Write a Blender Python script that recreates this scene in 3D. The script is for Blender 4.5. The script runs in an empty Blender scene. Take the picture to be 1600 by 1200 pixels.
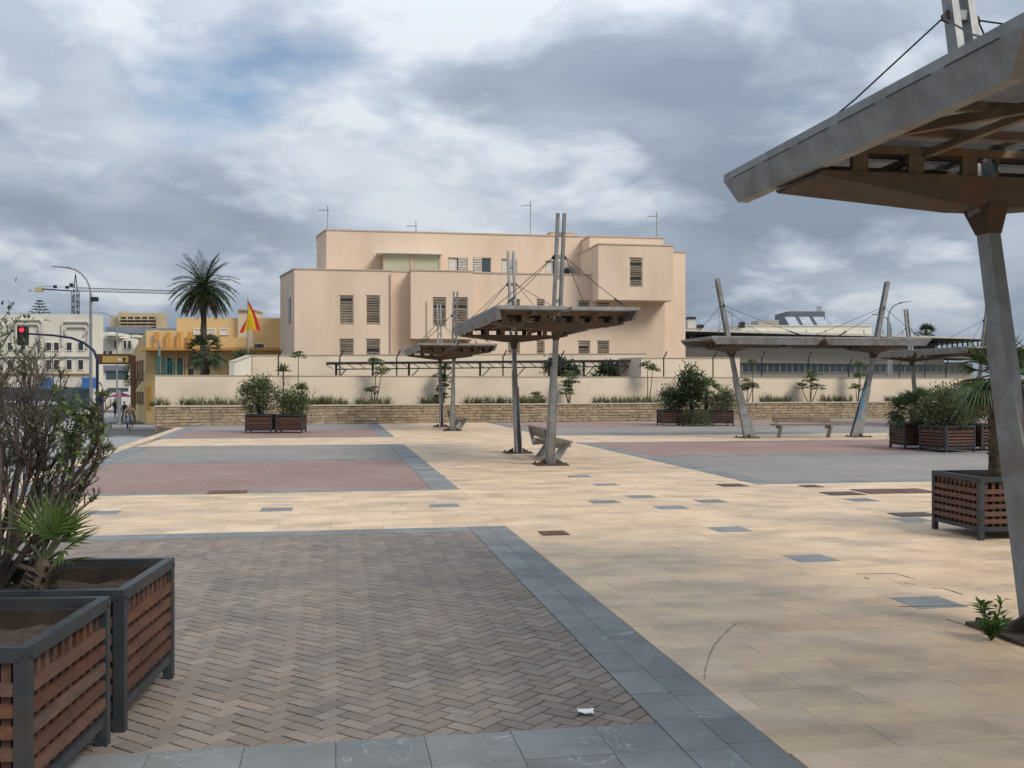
import bpy, math, random
import numpy as np
from mathutils import Vector, Matrix
random.seed(7); np.random.seed(7)
SC = bpy.context.scene
COL = SC.collection
PI = math.pi
# ------------------------------------------------------------------ camera, sky, sun, exposure
CAMH = 1.6; F = 1600.0; HOR = 605.0          # focal length and horizon row in photo pixels
cam = bpy.data.cameras.new('camera'); cam.sensor_width = 36.0; cam.lens = 36.0
cam.shift_y = (HOR - 600) / 1600.0; cam.clip_start = 0.05; cam.clip_end = 3000
camo = bpy.data.objects.new('camera', cam); COL.objects.link(camo)
camo.location = (0, 0, CAMH); camo.rotation_euler = (PI / 2, 0, 0); SC.camera = camo
SUN_DIR = Vector((0.66, -0.58, 0.78)).normalized()      # towards the sun
w = bpy.data.worlds.new('World'); SC.world = w; w.use_nodes = True
nt = w.node_tree; nt.nodes.clear()
def N(t, typ, **kw):
    n = t.nodes.new(typ)
    for k, v in kw.items():
        setattr(n, k, v)
    return n
out = N(nt, 'ShaderNodeOutputWorld'); bg = N(nt, 'ShaderNodeBackground'); bg.inputs[1].default_value = 0.065
sky = N(nt, 'ShaderNodeTexSky', sky_type='NISHITA'); sky.sun_disc = False
sky.sun_elevation = math.asin(SUN_DIR.z); sky.sun_rotation = math.atan2(SUN_DIR.x, SUN_DIR.y)
sky.air_density = 1.0; sky.dust_density = .3
tc = N(nt, 'ShaderNodeTexCoord')
vrot = N(nt, 'ShaderNodeVectorRotate', rotation_type='Z_AXIS'); vrot.inputs['Angle'].default_value = math.radians(-18); nt.links.new(tc.outputs['Generated'], vrot.inputs['Vector'])
sep = N(nt, 'ShaderNodeSeparateXYZ'); nt.links.new(vrot.outputs[0], sep.inputs[0])
def math_node(t, op, a, b=None):
    m = N(t, 'ShaderNodeMath', operation=op)
    for i, x in enumerate((a, b)):
        if x is None: continue
        if isinstance(x, (int, float)): m.inputs[i].default_value = x
        else: t.links.new(x, m.inputs[i])
    return m.outputs[0]
zc = math_node(nt, 'ADD', math_node(nt, 'ABSOLUTE', sep.outputs[2]), 0.30)
cx_ = math_node(nt, 'DIVIDE', sep.outputs[0], zc); cy_ = math_node(nt, 'DIVIDE', sep.outputs[1], zc)
cmb = N(nt, 'ShaderNodeCombineXYZ')
nt.links.new(cx_, cmb.inputs[0]); nt.links.new(cy_, cmb.inputs[1]); cmb.inputs[2].default_value = 14.9
def noise(t, vec, scale, detail=6, rough=.5, dist=0):
    n = N(t, 'ShaderNodeTexNoise'); n.inputs['Scale'].default_value = scale; n.inputs['Detail'].default_value = detail
    n.inputs['Roughness'].default_value = rough; n.inputs['Distortion'].default_value = dist
    if vec is not None: t.links.new(vec, n.inputs['Vector'])
    return n.outputs['Fac']
def ramp(t, fac, stops):
    r = N(t, 'ShaderNodeValToRGB'); e = r.color_ramp.elements
    while len(e) < len(stops): e.new(0.5)
    for i, (p, c) in enumerate(stops):
        e[i].position = p; e[i].color = (c[0], c[1], c[2], 1) if not isinstance(c, (int, float)) else (c, c, c, 1)
    t.links.new(fac, r.inputs[0]); return r.outputs[0]
def mixc(t, fac, a, b, mode='MIX'):
    m = N(t, 'ShaderNodeMix', data_type='RGBA', blend_type=mode)
    for s, x in ((0, fac), (6, a), (7, b)):
        if isinstance(x, (int, float)): m.inputs[s].default_value = x
        elif isinstance(x, tuple): m.inputs[s].default_value = (*x[:3], 1)
        else: t.links.new(x, m.inputs[s])
    return m.outputs[2]
cover = ramp(nt, noise(nt, cmb.outputs[0], 1.3, 8, .50, .2), [(.29, .1), (.385, 1)])
low = math_node(nt, 'SUBTRACT', 1.0, math_node(nt, 'MULTIPLY', math_node(nt, 'MAXIMUM', sep.outputs[2], 0.0), 5.0))   # cloud decks close up towards the horizon
cover = math_node(nt, 'MAXIMUM', cover, low)
big = noise(nt, cmb.outputs[0], 1.5, 6, .45, .25)
lump = noise(nt, cmb.outputs[0], 3.4, 12, .55, .2)
bil = math_node(nt, 'SUBTRACT', .075, math_node(nt, 'ABSOLUTE', math_node(nt, 'SUBTRACT', lump, .5)))        # rounded lobes with darker creases
fac_ = math_node(nt, 'ADD', math_node(nt, 'ADD', big, math_node(nt, 'MULTIPLY', bil, -.75)), math_node(nt, 'MULTIPLY', math_node(nt, 'SUBTRACT', lump, .5), .45))
shade = ramp(nt, fac_, [(.34, (2.1, 2.6, 3.3)), (.46, (2.85, 3.4, 4.15)), (.555, (4.0, 4.55, 5.25)), (.67, (5.5, 5.9, 6.4))])
grad = math_node(nt, 'ADD', math_node(nt, 'MULTIPLY', math_node(nt, 'MAXIMUM', sep.outputs[2], 0.0), 1.3), .92)   # overcast: brighter towards the zenith
gv = N(nt, 'ShaderNodeCombineXYZ')
for _i in range(3): nt.links.new(grad, gv.inputs[_i])
shade = mixc(nt, 1.0, shade, gv.outputs[0], 'MULTIPLY')
skyc = mixc(nt, cover, sky.outputs[0], shade)
nt.links.new(skyc, bg.inputs[0]); nt.links.new(bg.outputs[0], out.inputs[0])
sl = bpy.data.lights.new('sun', 'SUN'); sl.energy = 1.5; sl.angle = math.radians(22); sl.color = (1, .93, .82)
so = bpy.data.objects.new('sun', sl); COL.objects.link(so)
so.rotation_euler = (-SUN_DIR).to_track_quat('-Z', 'Y').to_euler(); so.location = (20, -10, 30)
vs = SC.view_settings; vs.view_transform = 'Standard'; vs.look = 'None'; vs.gamma = 1; vs.exposure = 0.75
SC.render.engine = 'CYCLES'
# ------------------------------------------------------------------ coordinates
TH = math.atan(280 / 1600.0); CT, ST = math.cos(TH), math.sin(TH)
def ab(a, b, z=0.0):                    # plaza axes: a across, b away
    return Vector((CT * a - ST * b, ST * a + CT * b, z))
def at(px, py, Y):                      # a point seen at a photo pixel, at distance Y
    return Vector(((px - 800) / F * Y, Y, CAMH - (py - HOR) / F * Y))
def gx(px, Y): return (px - 800) / F * Y
def gz(py, Y): return CAMH - (py - HOR) / F * Y
# ------------------------------------------------------------------ materials
MATS = {}
def mat(name, col, col2=None, rough=.7, scale=4.0, detail=5, var=.0, bump=0.0, bscale=60, metal=0.0, stain=None, stain_scale=.6,
        stain_amt=.5, stretch=None, spec=.4, contrast=(.35, .65), sub=0):
    m = bpy.data.materials.new(name); m.use_nodes = True; t = m.node_tree
    b = t.nodes['Principled BSDF']; b.inputs['Roughness'].default_value = rough; b.inputs['Metallic'].default_value = metal
    b.inputs['Specular IOR Level'].default_value = spec
    g = N(t, 'ShaderNodeNewGeometry'); vec = g.outputs['Position']
    if stretch:
        mp = N(t, 'ShaderNodeMapping'); mp.inputs['Scale'].default_value = stretch
        mp.inputs['Rotation'].default_value = (0, 0, -TH); t.links.new(vec, mp.inputs[0]); vec = mp.outputs[0]
    c = col
    n1 = noise(t, vec, scale, detail, .6)
    c = mixc(t, ramp(t, n1, [(contrast[0], 0), (contrast[1], 1)]), tuple(col), tuple(col2 or [x * .8 for x in col]))
    if var:
        oi = N(t, 'ShaderNodeObjectInfo'); at_ = N(t, 'ShaderNodeAttribute'); at_.attribute_name = 'rnd'
        r = math_node(t, 'FRACT', math_node(t, 'ADD', oi.outputs['Random'], at_.outputs['Fac']))
        hs = N(t, 'ShaderNodeHueSaturation'); t.links.new(c, hs.inputs['Color'])
        t.links.new(math_node(t, 'ADD', math_node(t, 'MULTIPLY', r, var * 2), 1 - var), hs.inputs['Value'])
        r2 = math_node(t, 'FRACT', math_node(t, 'MULTIPLY', r, 17.3))
        t.links.new(math_node(t, 'ADD', math_node(t, 'MULTIPLY', r2, var * 1.6), 1 - var * .8), hs.inputs['Saturation'])
        c = hs.outputs[0]
    if stain:
        s = ramp(t, noise(t, vec, stain_scale, 8, .66), [(.50, 0), (.66, stain_amt)])
        c = mixc(t, s, c, tuple(stain))
    t.links.new(c, b.inputs['Base Color'])
    if bump:
        bn = N(t, 'ShaderNodeBump'); bn.inputs['Strength'].default_value = bump; bn.inputs['Distance'].default_value = .01
        t.links.new(noise(t, g.outputs['Position'], bscale, 6, .6), bn.inputs['Height']); t.links.new(bn.outputs[0], b.inputs['Normal'])
    if sub:
        b.inputs['Subsurface Weight'].default_value = 0
        tr = N(t, 'ShaderNodeBsdfTranslucent'); t.links.new(c, tr.inputs[0]); mx = N(t, 'ShaderNodeMixShader'); mx.inputs[0].default_value = sub
        t.links.new(b.outputs[0], mx.inputs[1]); t.links.new(tr.outputs[0], mx.inputs[2])
        t.links.new(mx.outputs[0], t.nodes['Material Output'].inputs[0])
    MATS[name] = m; return m
M = MATS
mat('tan_tile', (.665, .485, .315), (.51, .37, .25), rough=.6, scale=1.5, detail=12, var=.085, bump=.15, bscale=30, stain=(.20, .16, .13),
    stain_scale=.9, stain_amt=.45, stretch=(1, 1.55, 1), contrast=(.42, .66))
mat('joint', (.29, .225, .16), rough=.95, scale=3)
mat('brick_brown', (.25, .20, .162), (.185, .155, .132), rough=.8, scale=1.6, var=.16, bump=.25, bscale=90, stain=(.17, .145, .125), stain_scale=.45, stain_amt=.6)
mat('brick_joint', (.05, .04, .034), rough=.95, scale=9)
mat('soil', (.065, .042, .028), (.032, .022, .016), rough=1, scale=18, bump=1, bscale=30)
mat('asphalt', (.085, .085, .085), (.06, .06, .062), rough=.9, scale=1.5, bump=.2)
mat('concrete_pave', (.32, .31, .29), (.25, .245, .235), rough=.85, scale=.8)
mat('terrain', (.25, .22, .17), (.18, .16, .12), rough=1, scale=.2)
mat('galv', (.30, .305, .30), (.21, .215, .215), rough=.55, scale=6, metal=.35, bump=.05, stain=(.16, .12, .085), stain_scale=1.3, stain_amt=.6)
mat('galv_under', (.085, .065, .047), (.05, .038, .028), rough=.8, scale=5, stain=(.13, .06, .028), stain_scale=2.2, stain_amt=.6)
mat('corrugated', (.20, .185, .17), (.12, .11, .10), rough=.6, scale=3, sub=.3)
mat('purlin_steel', (.20, .155, .11), (.13, .095, .065), rough=.8, scale=5, stain=(.22, .09, .03), stain_scale=2, stain_amt=.6)
mat('steel_dark', (.05, .057, .066), (.033, .037, .042), rough=.5, scale=7, metal=.3, stain=(.10, .07, .05), stain_scale=3, stain_amt=.4)
mat('wood', (.125, .06, .038), (.072, .037, .026), rough=.65, scale=6, var=.22, bump=.2, bscale=50, stretch=(1, 1, 5))
mat('wood_old', (.27, .205, .15), (.18, .135, .10), rough=.8, scale=6, var=.15)
mat('liner', (.045, .03, .02), (.02, .015, .012), rough=.9, scale=7)
mat('black_void', (.012, .011, .010), rough=1)
mat('peach', (.76, .59, .45), (.705, .545, .415), rough=.9, scale=.35, bump=.08, bscale=8, stain=(.53, .40, .285), stain_scale=.22, stain_amt=.45, stretch=(1, 1, .35))
mat('peach_trim', (.56, .44, .335), rough=.9)
mat('louvre', (.60, .50, .38), (.45, .36, .26), rough=.6, scale=3, var=.18)
mat('louvre_white', (.72, .69, .64), rough=.6, var=.08)
mat('pale_green', (.48, .47, .33), (.42, .42, .30), rough=.5, scale=1)
mat('window_dark', (.03, .028, .026), rough=.15, spec=.6)
mat('glass_blue', (.035, .06, .07), (.06, .09, .10), rough=.08, scale=.5, spec=.8)
mat('cream_wall', (.72, .60, .465), (.66, .55, .42), rough=.9, scale=.5, bump=.06, bscale=12, stain=(.45, .37, .28), stain_scale=.35, stain_amt=.4)
mat('cap', (.50, .42, .33), rough=.9)
mat('stone_block', (.39, .30, .20), (.28, .215, .145), rough=.95, scale=5, var=.13, bump=.8, bscale=16, stain=(.16, .12, .08), stain_scale=.8, stain_amt=.5)
mat('stone_mortar', (.21, .165, .12), rough=1)
mat('yellow_wall', (.68, .48, .235), (.63, .44, .21), rough=.9, scale=.4)
mat('ochre_trim', (.60, .32, .09), rough=.85)
mat('white_wall', (.74, .69, .58), (.68, .63, .53), rough=.9, scale=.3, stain=(.5, .46, .38), stain_scale=.2, stain_amt=.4)
mat('white_trim', (.60, .57, .50), rough=.8)
mat('offwhite', (.78, .76, .70), rough=.7)
mat('roof_blue', (.22, .25, .30), (.17, .19, .23), rough=.6, scale=.6)
mat('hotel', (.56, .44, .28), rough=.9, scale=.2)
mat('grey_concrete', (.38, .355, .315), (.31, .295, .265), rough=.9, scale=.5, stretch=(1, 1, 8))
mat('dark_metal', (.018, .02, .024), rough=.5)
mat('grey_metal', (.33, .34, .35), rough=.45, metal=.5)
mat('roof_grey', (.13, .145, .17), rough=.6)
mat('panel_grey', (.42, .45, .48), (.30, .33, .36), rough=.25, scale=1.5)
mat('navy', (.010, .016, .055), rough=.4)
mat('sign_blue', (.05, .16, .42), rough=.4)
mat('green_fence', (.015, .13, .10), rough=.5)
mat('sign_yellow', (.52, .34, .10), rough=.6)
mat('sign_brown', (.12, .055, .03), rough=.6)
mat('flag_red', (.62, .03, .03), rough=.8, sub=.3)
mat('flag_yellow', (.85, .55, .02), rough=.8, sub=.3)
mat('palm_trunk', (.115, .083, .057), (.062, .045, .03), rough=1, scale=9, bump=1, bscale=14)
mat('palm_leaf', (.052, .082, .030), (.032, .055, .022), rough=.5, scale=1.5, var=.3, sub=.2)
mat('palm_dry', (.17, .115, .065), (.12, .08, .045), rough=.9, scale=2, var=.25)
mat('fan_leaf', (.085, .14, .038), (.125, .165, .055), rough=.45, scale=4, var=.25, sub=.25)
mat('palm_frond', (.04, .078, .022), (.062, .095, .028), rough=.45, scale=3, var=.3, sub=.12)
mat('leaf_dark', (.045, .075, .028), (.065, .095, .032), rough=.55, scale=3, var=.35, sub=.2)
mat('leaf_mid', (.085, .125, .040), (.12, .145, .055), rough=.55, scale=3, var=.35, sub=.25)
mat('leaf_olive', (.135, .15, .065), (.09, .11, .045), rough=.6, scale=3, var=.3, sub=.2)
mat('leaf_bright', (.065, .14, .028), (.10, .18, .04), rough=.5, scale=5, var=.3, sub=.3)
mat('grass_dry', (.20, .185, .085), (.13, .145, .055), rough=.8, scale=2, var=.3, sub=.2)
mat('twig', (.135, .098, .085), (.085, .062, .055), rough=.95, scale=12, var=.2)
mat('bark', (.13, .10, .075), (.09, .07, .05), rough=1, scale=8)
mat('paper', (.85, .85, .85), rough=.8)
mat('rust_cover', (.16, .085, .06), (.11, .065, .05), rough=.7, scale=12, bump=.4)
mat('iron_cover', (.10, .085, .072), (.07, .06, .055), rough=.7, scale=12)
mat('skin', (.42, .25, .17), rough=.6)
mat('hair', (.02, .015, .012), rough=.6)
mat('cloth_khaki', (.22, .17, .10), rough=.9)
mat('cloth_white', (.75, .74, .72), rough=.9)
mat('cloth_black', (.02, .02, .022), rough=.9)
mat('cloth_green', (.17, .18, .12), rough=.9)
mat('cloth_denim', (.16, .20, .26), rough=.9)
mat('cloth_navy', (.025, .03, .055), rough=.9)
mat('rubber', (.015, .015, .015), rough=.8)
mat('car_white', (.42, .43, .44), rough=.25, spec=.6)
mat('magenta', (.32, .03, .14), rough=.8)
# marble: blue-grey slabs with white veins
def marble():
    m = mat('marble', (.215, .221, .215), (.155, .161, .158), rough=.6, scale=2.5, var=.13, stain=(.12, .125, .12), stain_scale=.9, stain_amt=.5)
    t = m.node_tree; b = t.nodes['Principled BSDF']; src = b.inputs['Base Color'].links[0].from_socket
    g = N(t, 'ShaderNodeNewGeometry')
    oi = N(t, 'ShaderNodeObjectInfo'); at_ = N(t, 'ShaderNodeAttribute'); at_.attribute_name = 'rnd'
    off = math_node(t, 'MULTIPLY', math_node(t, 'ADD', oi.outputs['Random'], at_.outputs['Fac']), 40.0)
    cb = N(t, 'ShaderNodeCombineXYZ')
    for i in range(3): t.links.new(off, cb.inputs[i])
    va = N(t, 'ShaderNodeVectorMath', operation='ADD'); t.links.new(g.outputs['Position'], va.inputs[0]); t.links.new(cb.outputs[0], va.inputs[1])
    n = noise(t, va.outputs[0], 3.0, 4, .55, 1.6)
    d = math_node(t, 'ABSOLUTE', math_node(t, 'SUBTRACT', n, .5))
    v = ramp(t, d, [(.0, 1), (.010, 0)])
    msk = ramp(t, noise(t, va.outputs[0], 2.3, 3), [(.47, 0), (.62, .6)])
    c = mixc(t, math_node(t, 'MULTIPLY', v, msk), src, (.55, .57, .56))
    t.links.new(c, b.inputs['Base Color'])
marble()
# distant brick paving (pieces too small to tell apart)
def far_brick(name, c1, c2):
    m = bpy.data.materials.new(name); m.use_nodes = True; t = m.node_tree; b = t.nodes['Principled BSDF']; b.inputs['Roughness'].default_value = .85
    g = N(t, 'ShaderNodeNewGeometry'); mp = N(t, 'ShaderNodeMapping'); mp.inputs['Rotation'].default_value = (0, 0, -TH + PI / 4)
    t.links.new(g.outputs['Position'], mp.inputs[0])
    br = N(t, 'ShaderNodeTexBrick'); t.links.new(mp.outputs[0], br.inputs[0]); br.inputs['Scale'].default_value = 1
    br.inputs['Brick Width'].default_value = .2; br.inputs['Row Height'].default_value = .1; br.inputs['Mortar Size'].default_value = .004
    br.inputs['Color1'].default_value = (*c1, 1); br.inputs['Color2'].default_value = (*c2, 1); br.inputs['Mortar'].default_value = (*[x * .45 for x in c2], 1)
    s = ramp(t, noise(t, g.outputs['Position'], .8, 7, .65), [(.35, 0), (.7, .55)])
    s2 = ramp(t, noise(t, g.outputs['Position'], .35, 5, .6), [(.45, 0), (.7, .35)])
    c = mixc(t, s, br.outputs[0], tuple(x * .62 for x in c1)); c = mixc(t, s2, c, (.36, .31, .26))
    t.links.new(c, b.inputs['Base Color']); M[name] = m
far_brick('brick_red', (.315, .195, .165), (.265, .165, .142)); far_brick('brick_grey', (.285, .255, .23), (.24, .218, .20))
# ------------------------------------------------------------------ mesh helpers
class MB:
    def __init__(s): s.v = []; s.f = []; s.r = []; s.m = []; s.cur = 0.0; s.mi = 0
    def add(s, vs_, fs):
        o = len(s.v); s.v.extend([tuple(v) for v in vs_])
        for f in fs: s.f.append(tuple(i + o for i in f)); s.r.append(s.cur); s.m.append(s.mi)
        return s
    def box(s, c, d, rz=0.0, R=None):
        c = Vector(c); hx, hy, hz = d[0] / 2, d[1] / 2, d[2] / 2
        R = R or Matrix.Rotation(rz, 3, 'Z')
        vs_ = [c + R @ Vector((x * hx, y * hy, z * hz)) for z in (-1, 1) for y in (-1, 1) for x in (-1, 1)]
        return s.add(vs_, [(0, 2, 3, 1), (4, 5, 7, 6), (0, 1, 5, 4), (2, 6, 7, 3), (0, 4, 6, 2), (1, 3, 7, 5)])
    def bar(s, p0, p1, wd, ht, up=(0, 0, 1), w1=None, h1=None):      # box along p0->p1, may taper
        p0, p1 = Vector(p0), Vector(p1); d = (p1 - p0).normalized(); u = Vector(up)
        sd = d.cross(u)
        if sd.length < 1e-4: sd = d.cross(Vector((1, 0, 0)))
        sd.normalize(); u = sd.cross(d).normalized(); w1 = w1 or wd; h1 = h1 or ht
        vs_ = []
        for p, a, h in ((p0, wd, ht), (p1, w1, h1)):
            vs_ += [p - sd * a / 2 - u * h / 2, p + sd * a / 2 - u * h / 2, p + sd * a / 2 + u * h / 2, p - sd * a / 2 + u * h / 2]
        return s.add(vs_, [(0, 1, 2, 3), (7, 6, 5, 4), (0, 4, 5, 1), (1, 5, 6, 2), (2, 6, 7, 3), (3, 7, 4, 0)])
    def prism(s, pts, vec):                        # planar outline extruded along vec
        pts = [Vector(p) for p in pts]; vec = Vector(vec); n = len(pts)
        return s.add(pts + [p + vec for p in pts], [tuple(range(n))[::-1], tuple(range(n, 2 * n))] +
                     [(i, (i + 1) % n, (i + 1) % n + n, i + n) for i in range(n)])
    def tube(s, pts, rad, n=6, caps=True):
        pts = [Vector(p) for p in pts]; rad = rad if isinstance(rad, (list, tuple)) else [rad] * len(pts)
        vs_ = []; fs = []
        for i, p in enumerate(pts):
            d = (pts[min(i + 1, len(pts) - 1)] - pts[max(i - 1, 0)])
            d = d.normalized() if d.length > 1e-9 else Vector((0, 0, 1))
            a = d.orthogonal().normalized() if i == 0 else (pa - d * pa.dot(d)).normalized()
            pa = a; b = d.cross(a)
            for k in range(n):
                t = 2 * PI * k / n; vs_.append(p + (a * math.cos(t) + b * math.sin(t)) * rad[i])
        for i in range(len(pts) - 1):
            for k in range(n):
                fs.append((i * n + k, i * n + (k + 1) % n, (i + 1) * n + (k + 1) % n, (i + 1) * n + k))
        if caps: fs += [tuple(range(n))[::-1], tuple(range((len(pts) - 1) * n, len(pts) * n))]
        return s.add(vs_, fs)
    def build(s, name, mats, parent=None, smooth=False, off=None):
        me = bpy.data.meshes.new(name)
        v = s.v if off is None else [(x - off[0], y - off[1], z - off[2]) for x, y, z in s.v]
        me.from_pydata(v, [], s.f)
        for mm in (mats if isinstance(mats, (list, tuple)) else [mats]): me.materials.append(M[mm])
        a = me.attributes.new('rnd', 'FLOAT', 'FACE'); a.data.foreach_set('value', s.r)
        me.polygons.foreach_set('material_index', s.m)
        if smooth: me.polygons.foreach_set('use_smooth', [True] * len(s.f))
        me.update()
        return link(name, me, parent)
def link(name, me, parent=None):
    o = bpy.data.objects.new(name, me); COL.objects.link(o)
    if parent: o.parent = parent
    return o
def tag(o, label=None, cat=None, group=None, kind=None):
    if label: o['label'] = label
    if cat: o['category'] = cat
    if group: o['group'] = group
    if kind: o['kind'] = kind
    return o
def thing(name, label, cat, loc=(0, 0, 0), rz=0, group=None):
    o = bpy.data.objects.new(name, None); COL.objects.link(o); o.location = loc; o.rotation_euler = (0, 0, rz)
    o.empty_display_size = .2
    return tag(o, label, cat, group)
def copy_tree(o, parent=None):
    c = o.copy(); COL.objects.link(c); c.parent = parent
    for ch in list(o.children): copy_tree(ch, c)
    return c
def rnd(a, b): return random.uniform(a, b)
# ================================================================== THE SETTING
g = MB(); g.add([(-900, -60, -1.9), (900, -60, -1.9), (900, 1500, -1.9), (-900, 1500, -1.9)], [(0, 1, 2, 3)])
tag(g.build('ground', 'terrain'), 'dry ground of the town beyond the square', 'ground', kind='structure')
def kerb_a(b): return -4.55 - .036 * b          # plaza's street edge
def road_z(Y):
    return float(np.interp(Y, [0, 25, 42, 62, 90, 400], [-.15, -.2, -.45, -1.19, -1.32, -1.34]))
WS = .355                                           # slope of the garden wall line in the ground plan
def wall_pt(X, z=0.0, d=0.0):                       # a point on the stone wall's front line, d behind it
    n = Vector((-WS, 1, 0)).normalized()
    return Vector((X, 45.3 + WS * (X + 5.1), z)) + n * d
# plaza slab (bed under the paving)
edge = [ab(kerb_a(b), b) for b in (-3, 10, 20, 30, 41.8)]
pl = MB(); outline = edge + [wall_pt(-14.6, 0, .3), wall_pt(40, 0, .3), ab(45, -3)]
pl.prism([Vector((p.x, p.y, -.6)) for p in outline], (0, 0, .588))
plaza = tag(pl.build('plaza', 'joint'), 'open town square paved in tan stone tiles', 'plaza', kind='structure')
kb = MB()
for i in range(44):
    b0, b1 = -2 + i * 1.0, -2 + i * 1.0 + .99
    q = [ab(kerb_a(b0) - .02, b0), ab(kerb_a(b0) + .30, b0), ab(kerb_a(b1) + .30, b1), ab(kerb_a(b1) - .02, b1)]
    kb.cur = rnd(0, 1); kb.prism([Vector((p.x, p.y, -.25)) for p in q], (0, 0, .262))
kb.build('kerb', 'tan_tile', plaza)
def clip_rect(poly, r):
    for ax, lim, sg in ((0, r[0], 1), (0, r[1], -1), (1, r[2], 1), (1, r[3], -1)):
        o = []
        for i in range(len(poly)):
            p, q = poly[i], poly[(i + 1) % len(poly)]
            dp, dq = (p[ax] - lim) * sg, (q[ax] - lim) * sg
            if dp >= 0: o.append(p)
            if dp * dq < 0:
                t = dp / (dp - dq); o.append((p[0] + t * (q[0] - p[0]), p[1] + t * (q[1] - p[1])))
        poly = o
        if len(poly) < 3: return []
    return poly
def piece(mb, poly, z, th, ch, tilt=0.0):
    """a paving piece: top with a small chamfer, sides; poly in plaza axes"""
    cx = sum(p[0] for p in poly) / len(poly); cy = sum(p[1] for p in poly) / len(poly)
    n = len(poly); tx, ty = rnd(-tilt, tilt), rnd(-tilt, tilt)
    def P(p, sh, zz):
        dx, dy = p[0] - cx, p[1] - cy; L = math.hypot(dx, dy) or 1
        k = max(0, 1 - sh * 1.4 / L)
        return ab(cx + dx * k, cy + dy * k, zz + dx * k * tx + dy * k * ty)
    vs_ = [P(p, ch, z) for p in poly] + [P(p, 0, z - ch * .6) for p in poly] + [P(p, 0, z - th) for p in poly]
    fs = [tuple(range(n))]
    for k in (0, n):
        fs += [(k + i, k + n + i, k + n + (i + 1) % n, k + (i + 1) % n) for i in range(n)]
    mb.add(vs_, fs)
def screen_size(poly):
    c = ab(sum(p[0] for p in poly) / len(poly), sum(p[1] for p in poly) / len(poly))
    if c.y < 3.6: return 0
    px = 800 + F * c.x / c.y; py = HOR + F * CAMH / c.y
    if px < -60 or px > 1660 or py > 1240: return 0
    return 1.0 / c.y ** 3
def lay(polys, name, stuff_name, material, parent, z, th, ch, nparts, jz, tilt, label=None):
    polys = sorted(polys, key=screen_size, reverse=True)
    for i, p in enumerate(polys[:nparts]):
        mb = MB(); piece(mb, p, z + rnd(-jz, jz), th, ch, tilt); mb.build(name, material, parent)
    if polys[nparts:]:
        mb = MB()
        for p in polys[nparts:]:
            mb.cur = rnd(0, 1); piece(mb, p, z + rnd(-jz, jz), th, ch, tilt)
        tag(mb.build(stuff_name, material, parent), kind='stuff')
def rects(r, la, lb, gap, stagger=True, along='a'):
    res = []; j = 0; b = r[2]
    while b < r[3] - .01:
        o = rnd(0, la) if stagger else 0
        a = r[0] - o
        while a < r[1]:
            p = clip_rect([(a + gap, b + gap), (a + la - gap, b + gap), (a + la - gap, b + lb - gap), (a + gap, b + lb - gap)], (r[0] + gap, r[1] - gap, r[2] + gap, r[3] - gap))
            if p and max(q[0] for q in p) - min(q[0] for q in p) > .03: res.append(p)
            a += la
        b += lb; j += 1
    return res
A1, A2 = 1.96, 6.89
tiles = []
for r in ((A1, A2, 2.1, 46.2), (-4.7, A1, 11.65, 15.9), (-5.2, A1, 28.8, 33.05), (A2, 16, 2.1, 15.9), (A2, 34, 28.8, 33.05)):
    tiles += rects(r, .60, .30, .0012)
# grey inlay slabs and iron covers set into the tan paving (photo pixel -> plaza position)
def g_ab(px, py):
    Y = F * CAMH / (py - HOR); X = gx(px, Y); return CT * X + ST * Y, -ST * X + CT * Y
inlay_px = [(1450, 941), (1266, 872), (1140, 827), (1049, 793), (944, 784), (1002, 776), (1110, 783), (947, 757), (905, 744), (694, 790), (432, 796), (160, 801), (1345, 781), (1425, 812)]
inl = []
for px, py in inlay_px:
    a, b = g_ab(px, py); inl.append((a - .2, a + .2, b - .2, b + .2))
keep = []
for p in tiles:
    ca = sum(q[0] for q in p) / len(p); cb_ = sum(q[1] for q in p) / len(p)
    lo = min(q[0] for q in p), min(q[1] for q in p); hi = max(q[0] for q in p), max(q[1] for q in p)
    hit = [i for i in inl if lo[0] < i[1] and hi[0] > i[0] and lo[1] < i[3] and hi[1] > i[2]]
    if not hit: keep.append(p); continue
    i = hit[0]                                   # cut the tile round the inlay
    for r in ((lo[0], i[0], lo[1], hi[1]), (i[1], hi[0], lo[1], hi[1]), (max(lo[0], i[0]), min(hi[0], i[1]), lo[1], i[2]), (max(lo[0], i[0]), min(hi[0], i[1]), i[3], hi[1])):
        if r[1] - r[0] > .02 and r[3] - r[2] > .02:
            keep.append([(r[0] + .001, r[2] + .001), (r[1] - .001, r[2] + .001), (r[1] - .001, r[3] - .001), (r[0] + .001, r[3] - .001)])
lay(keep, 'paving_tile', 'paving_tiles', 'tan_tile', plaza, 0, .012, .0015, 290, .0008, .0012)
for i in inl:
    mb = MB(); mb.cur = rnd(0, 1); piece(mb, [(i[0] + .003, i[2] + .003), (i[1] - .003, i[2] + .003), (i[1] - .003, i[3] - .003), (i[0] + .003, i[3] - .003)], .0005, .012, .002)
    mb.build('inlay_slab', 'marble', plaza)
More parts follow.
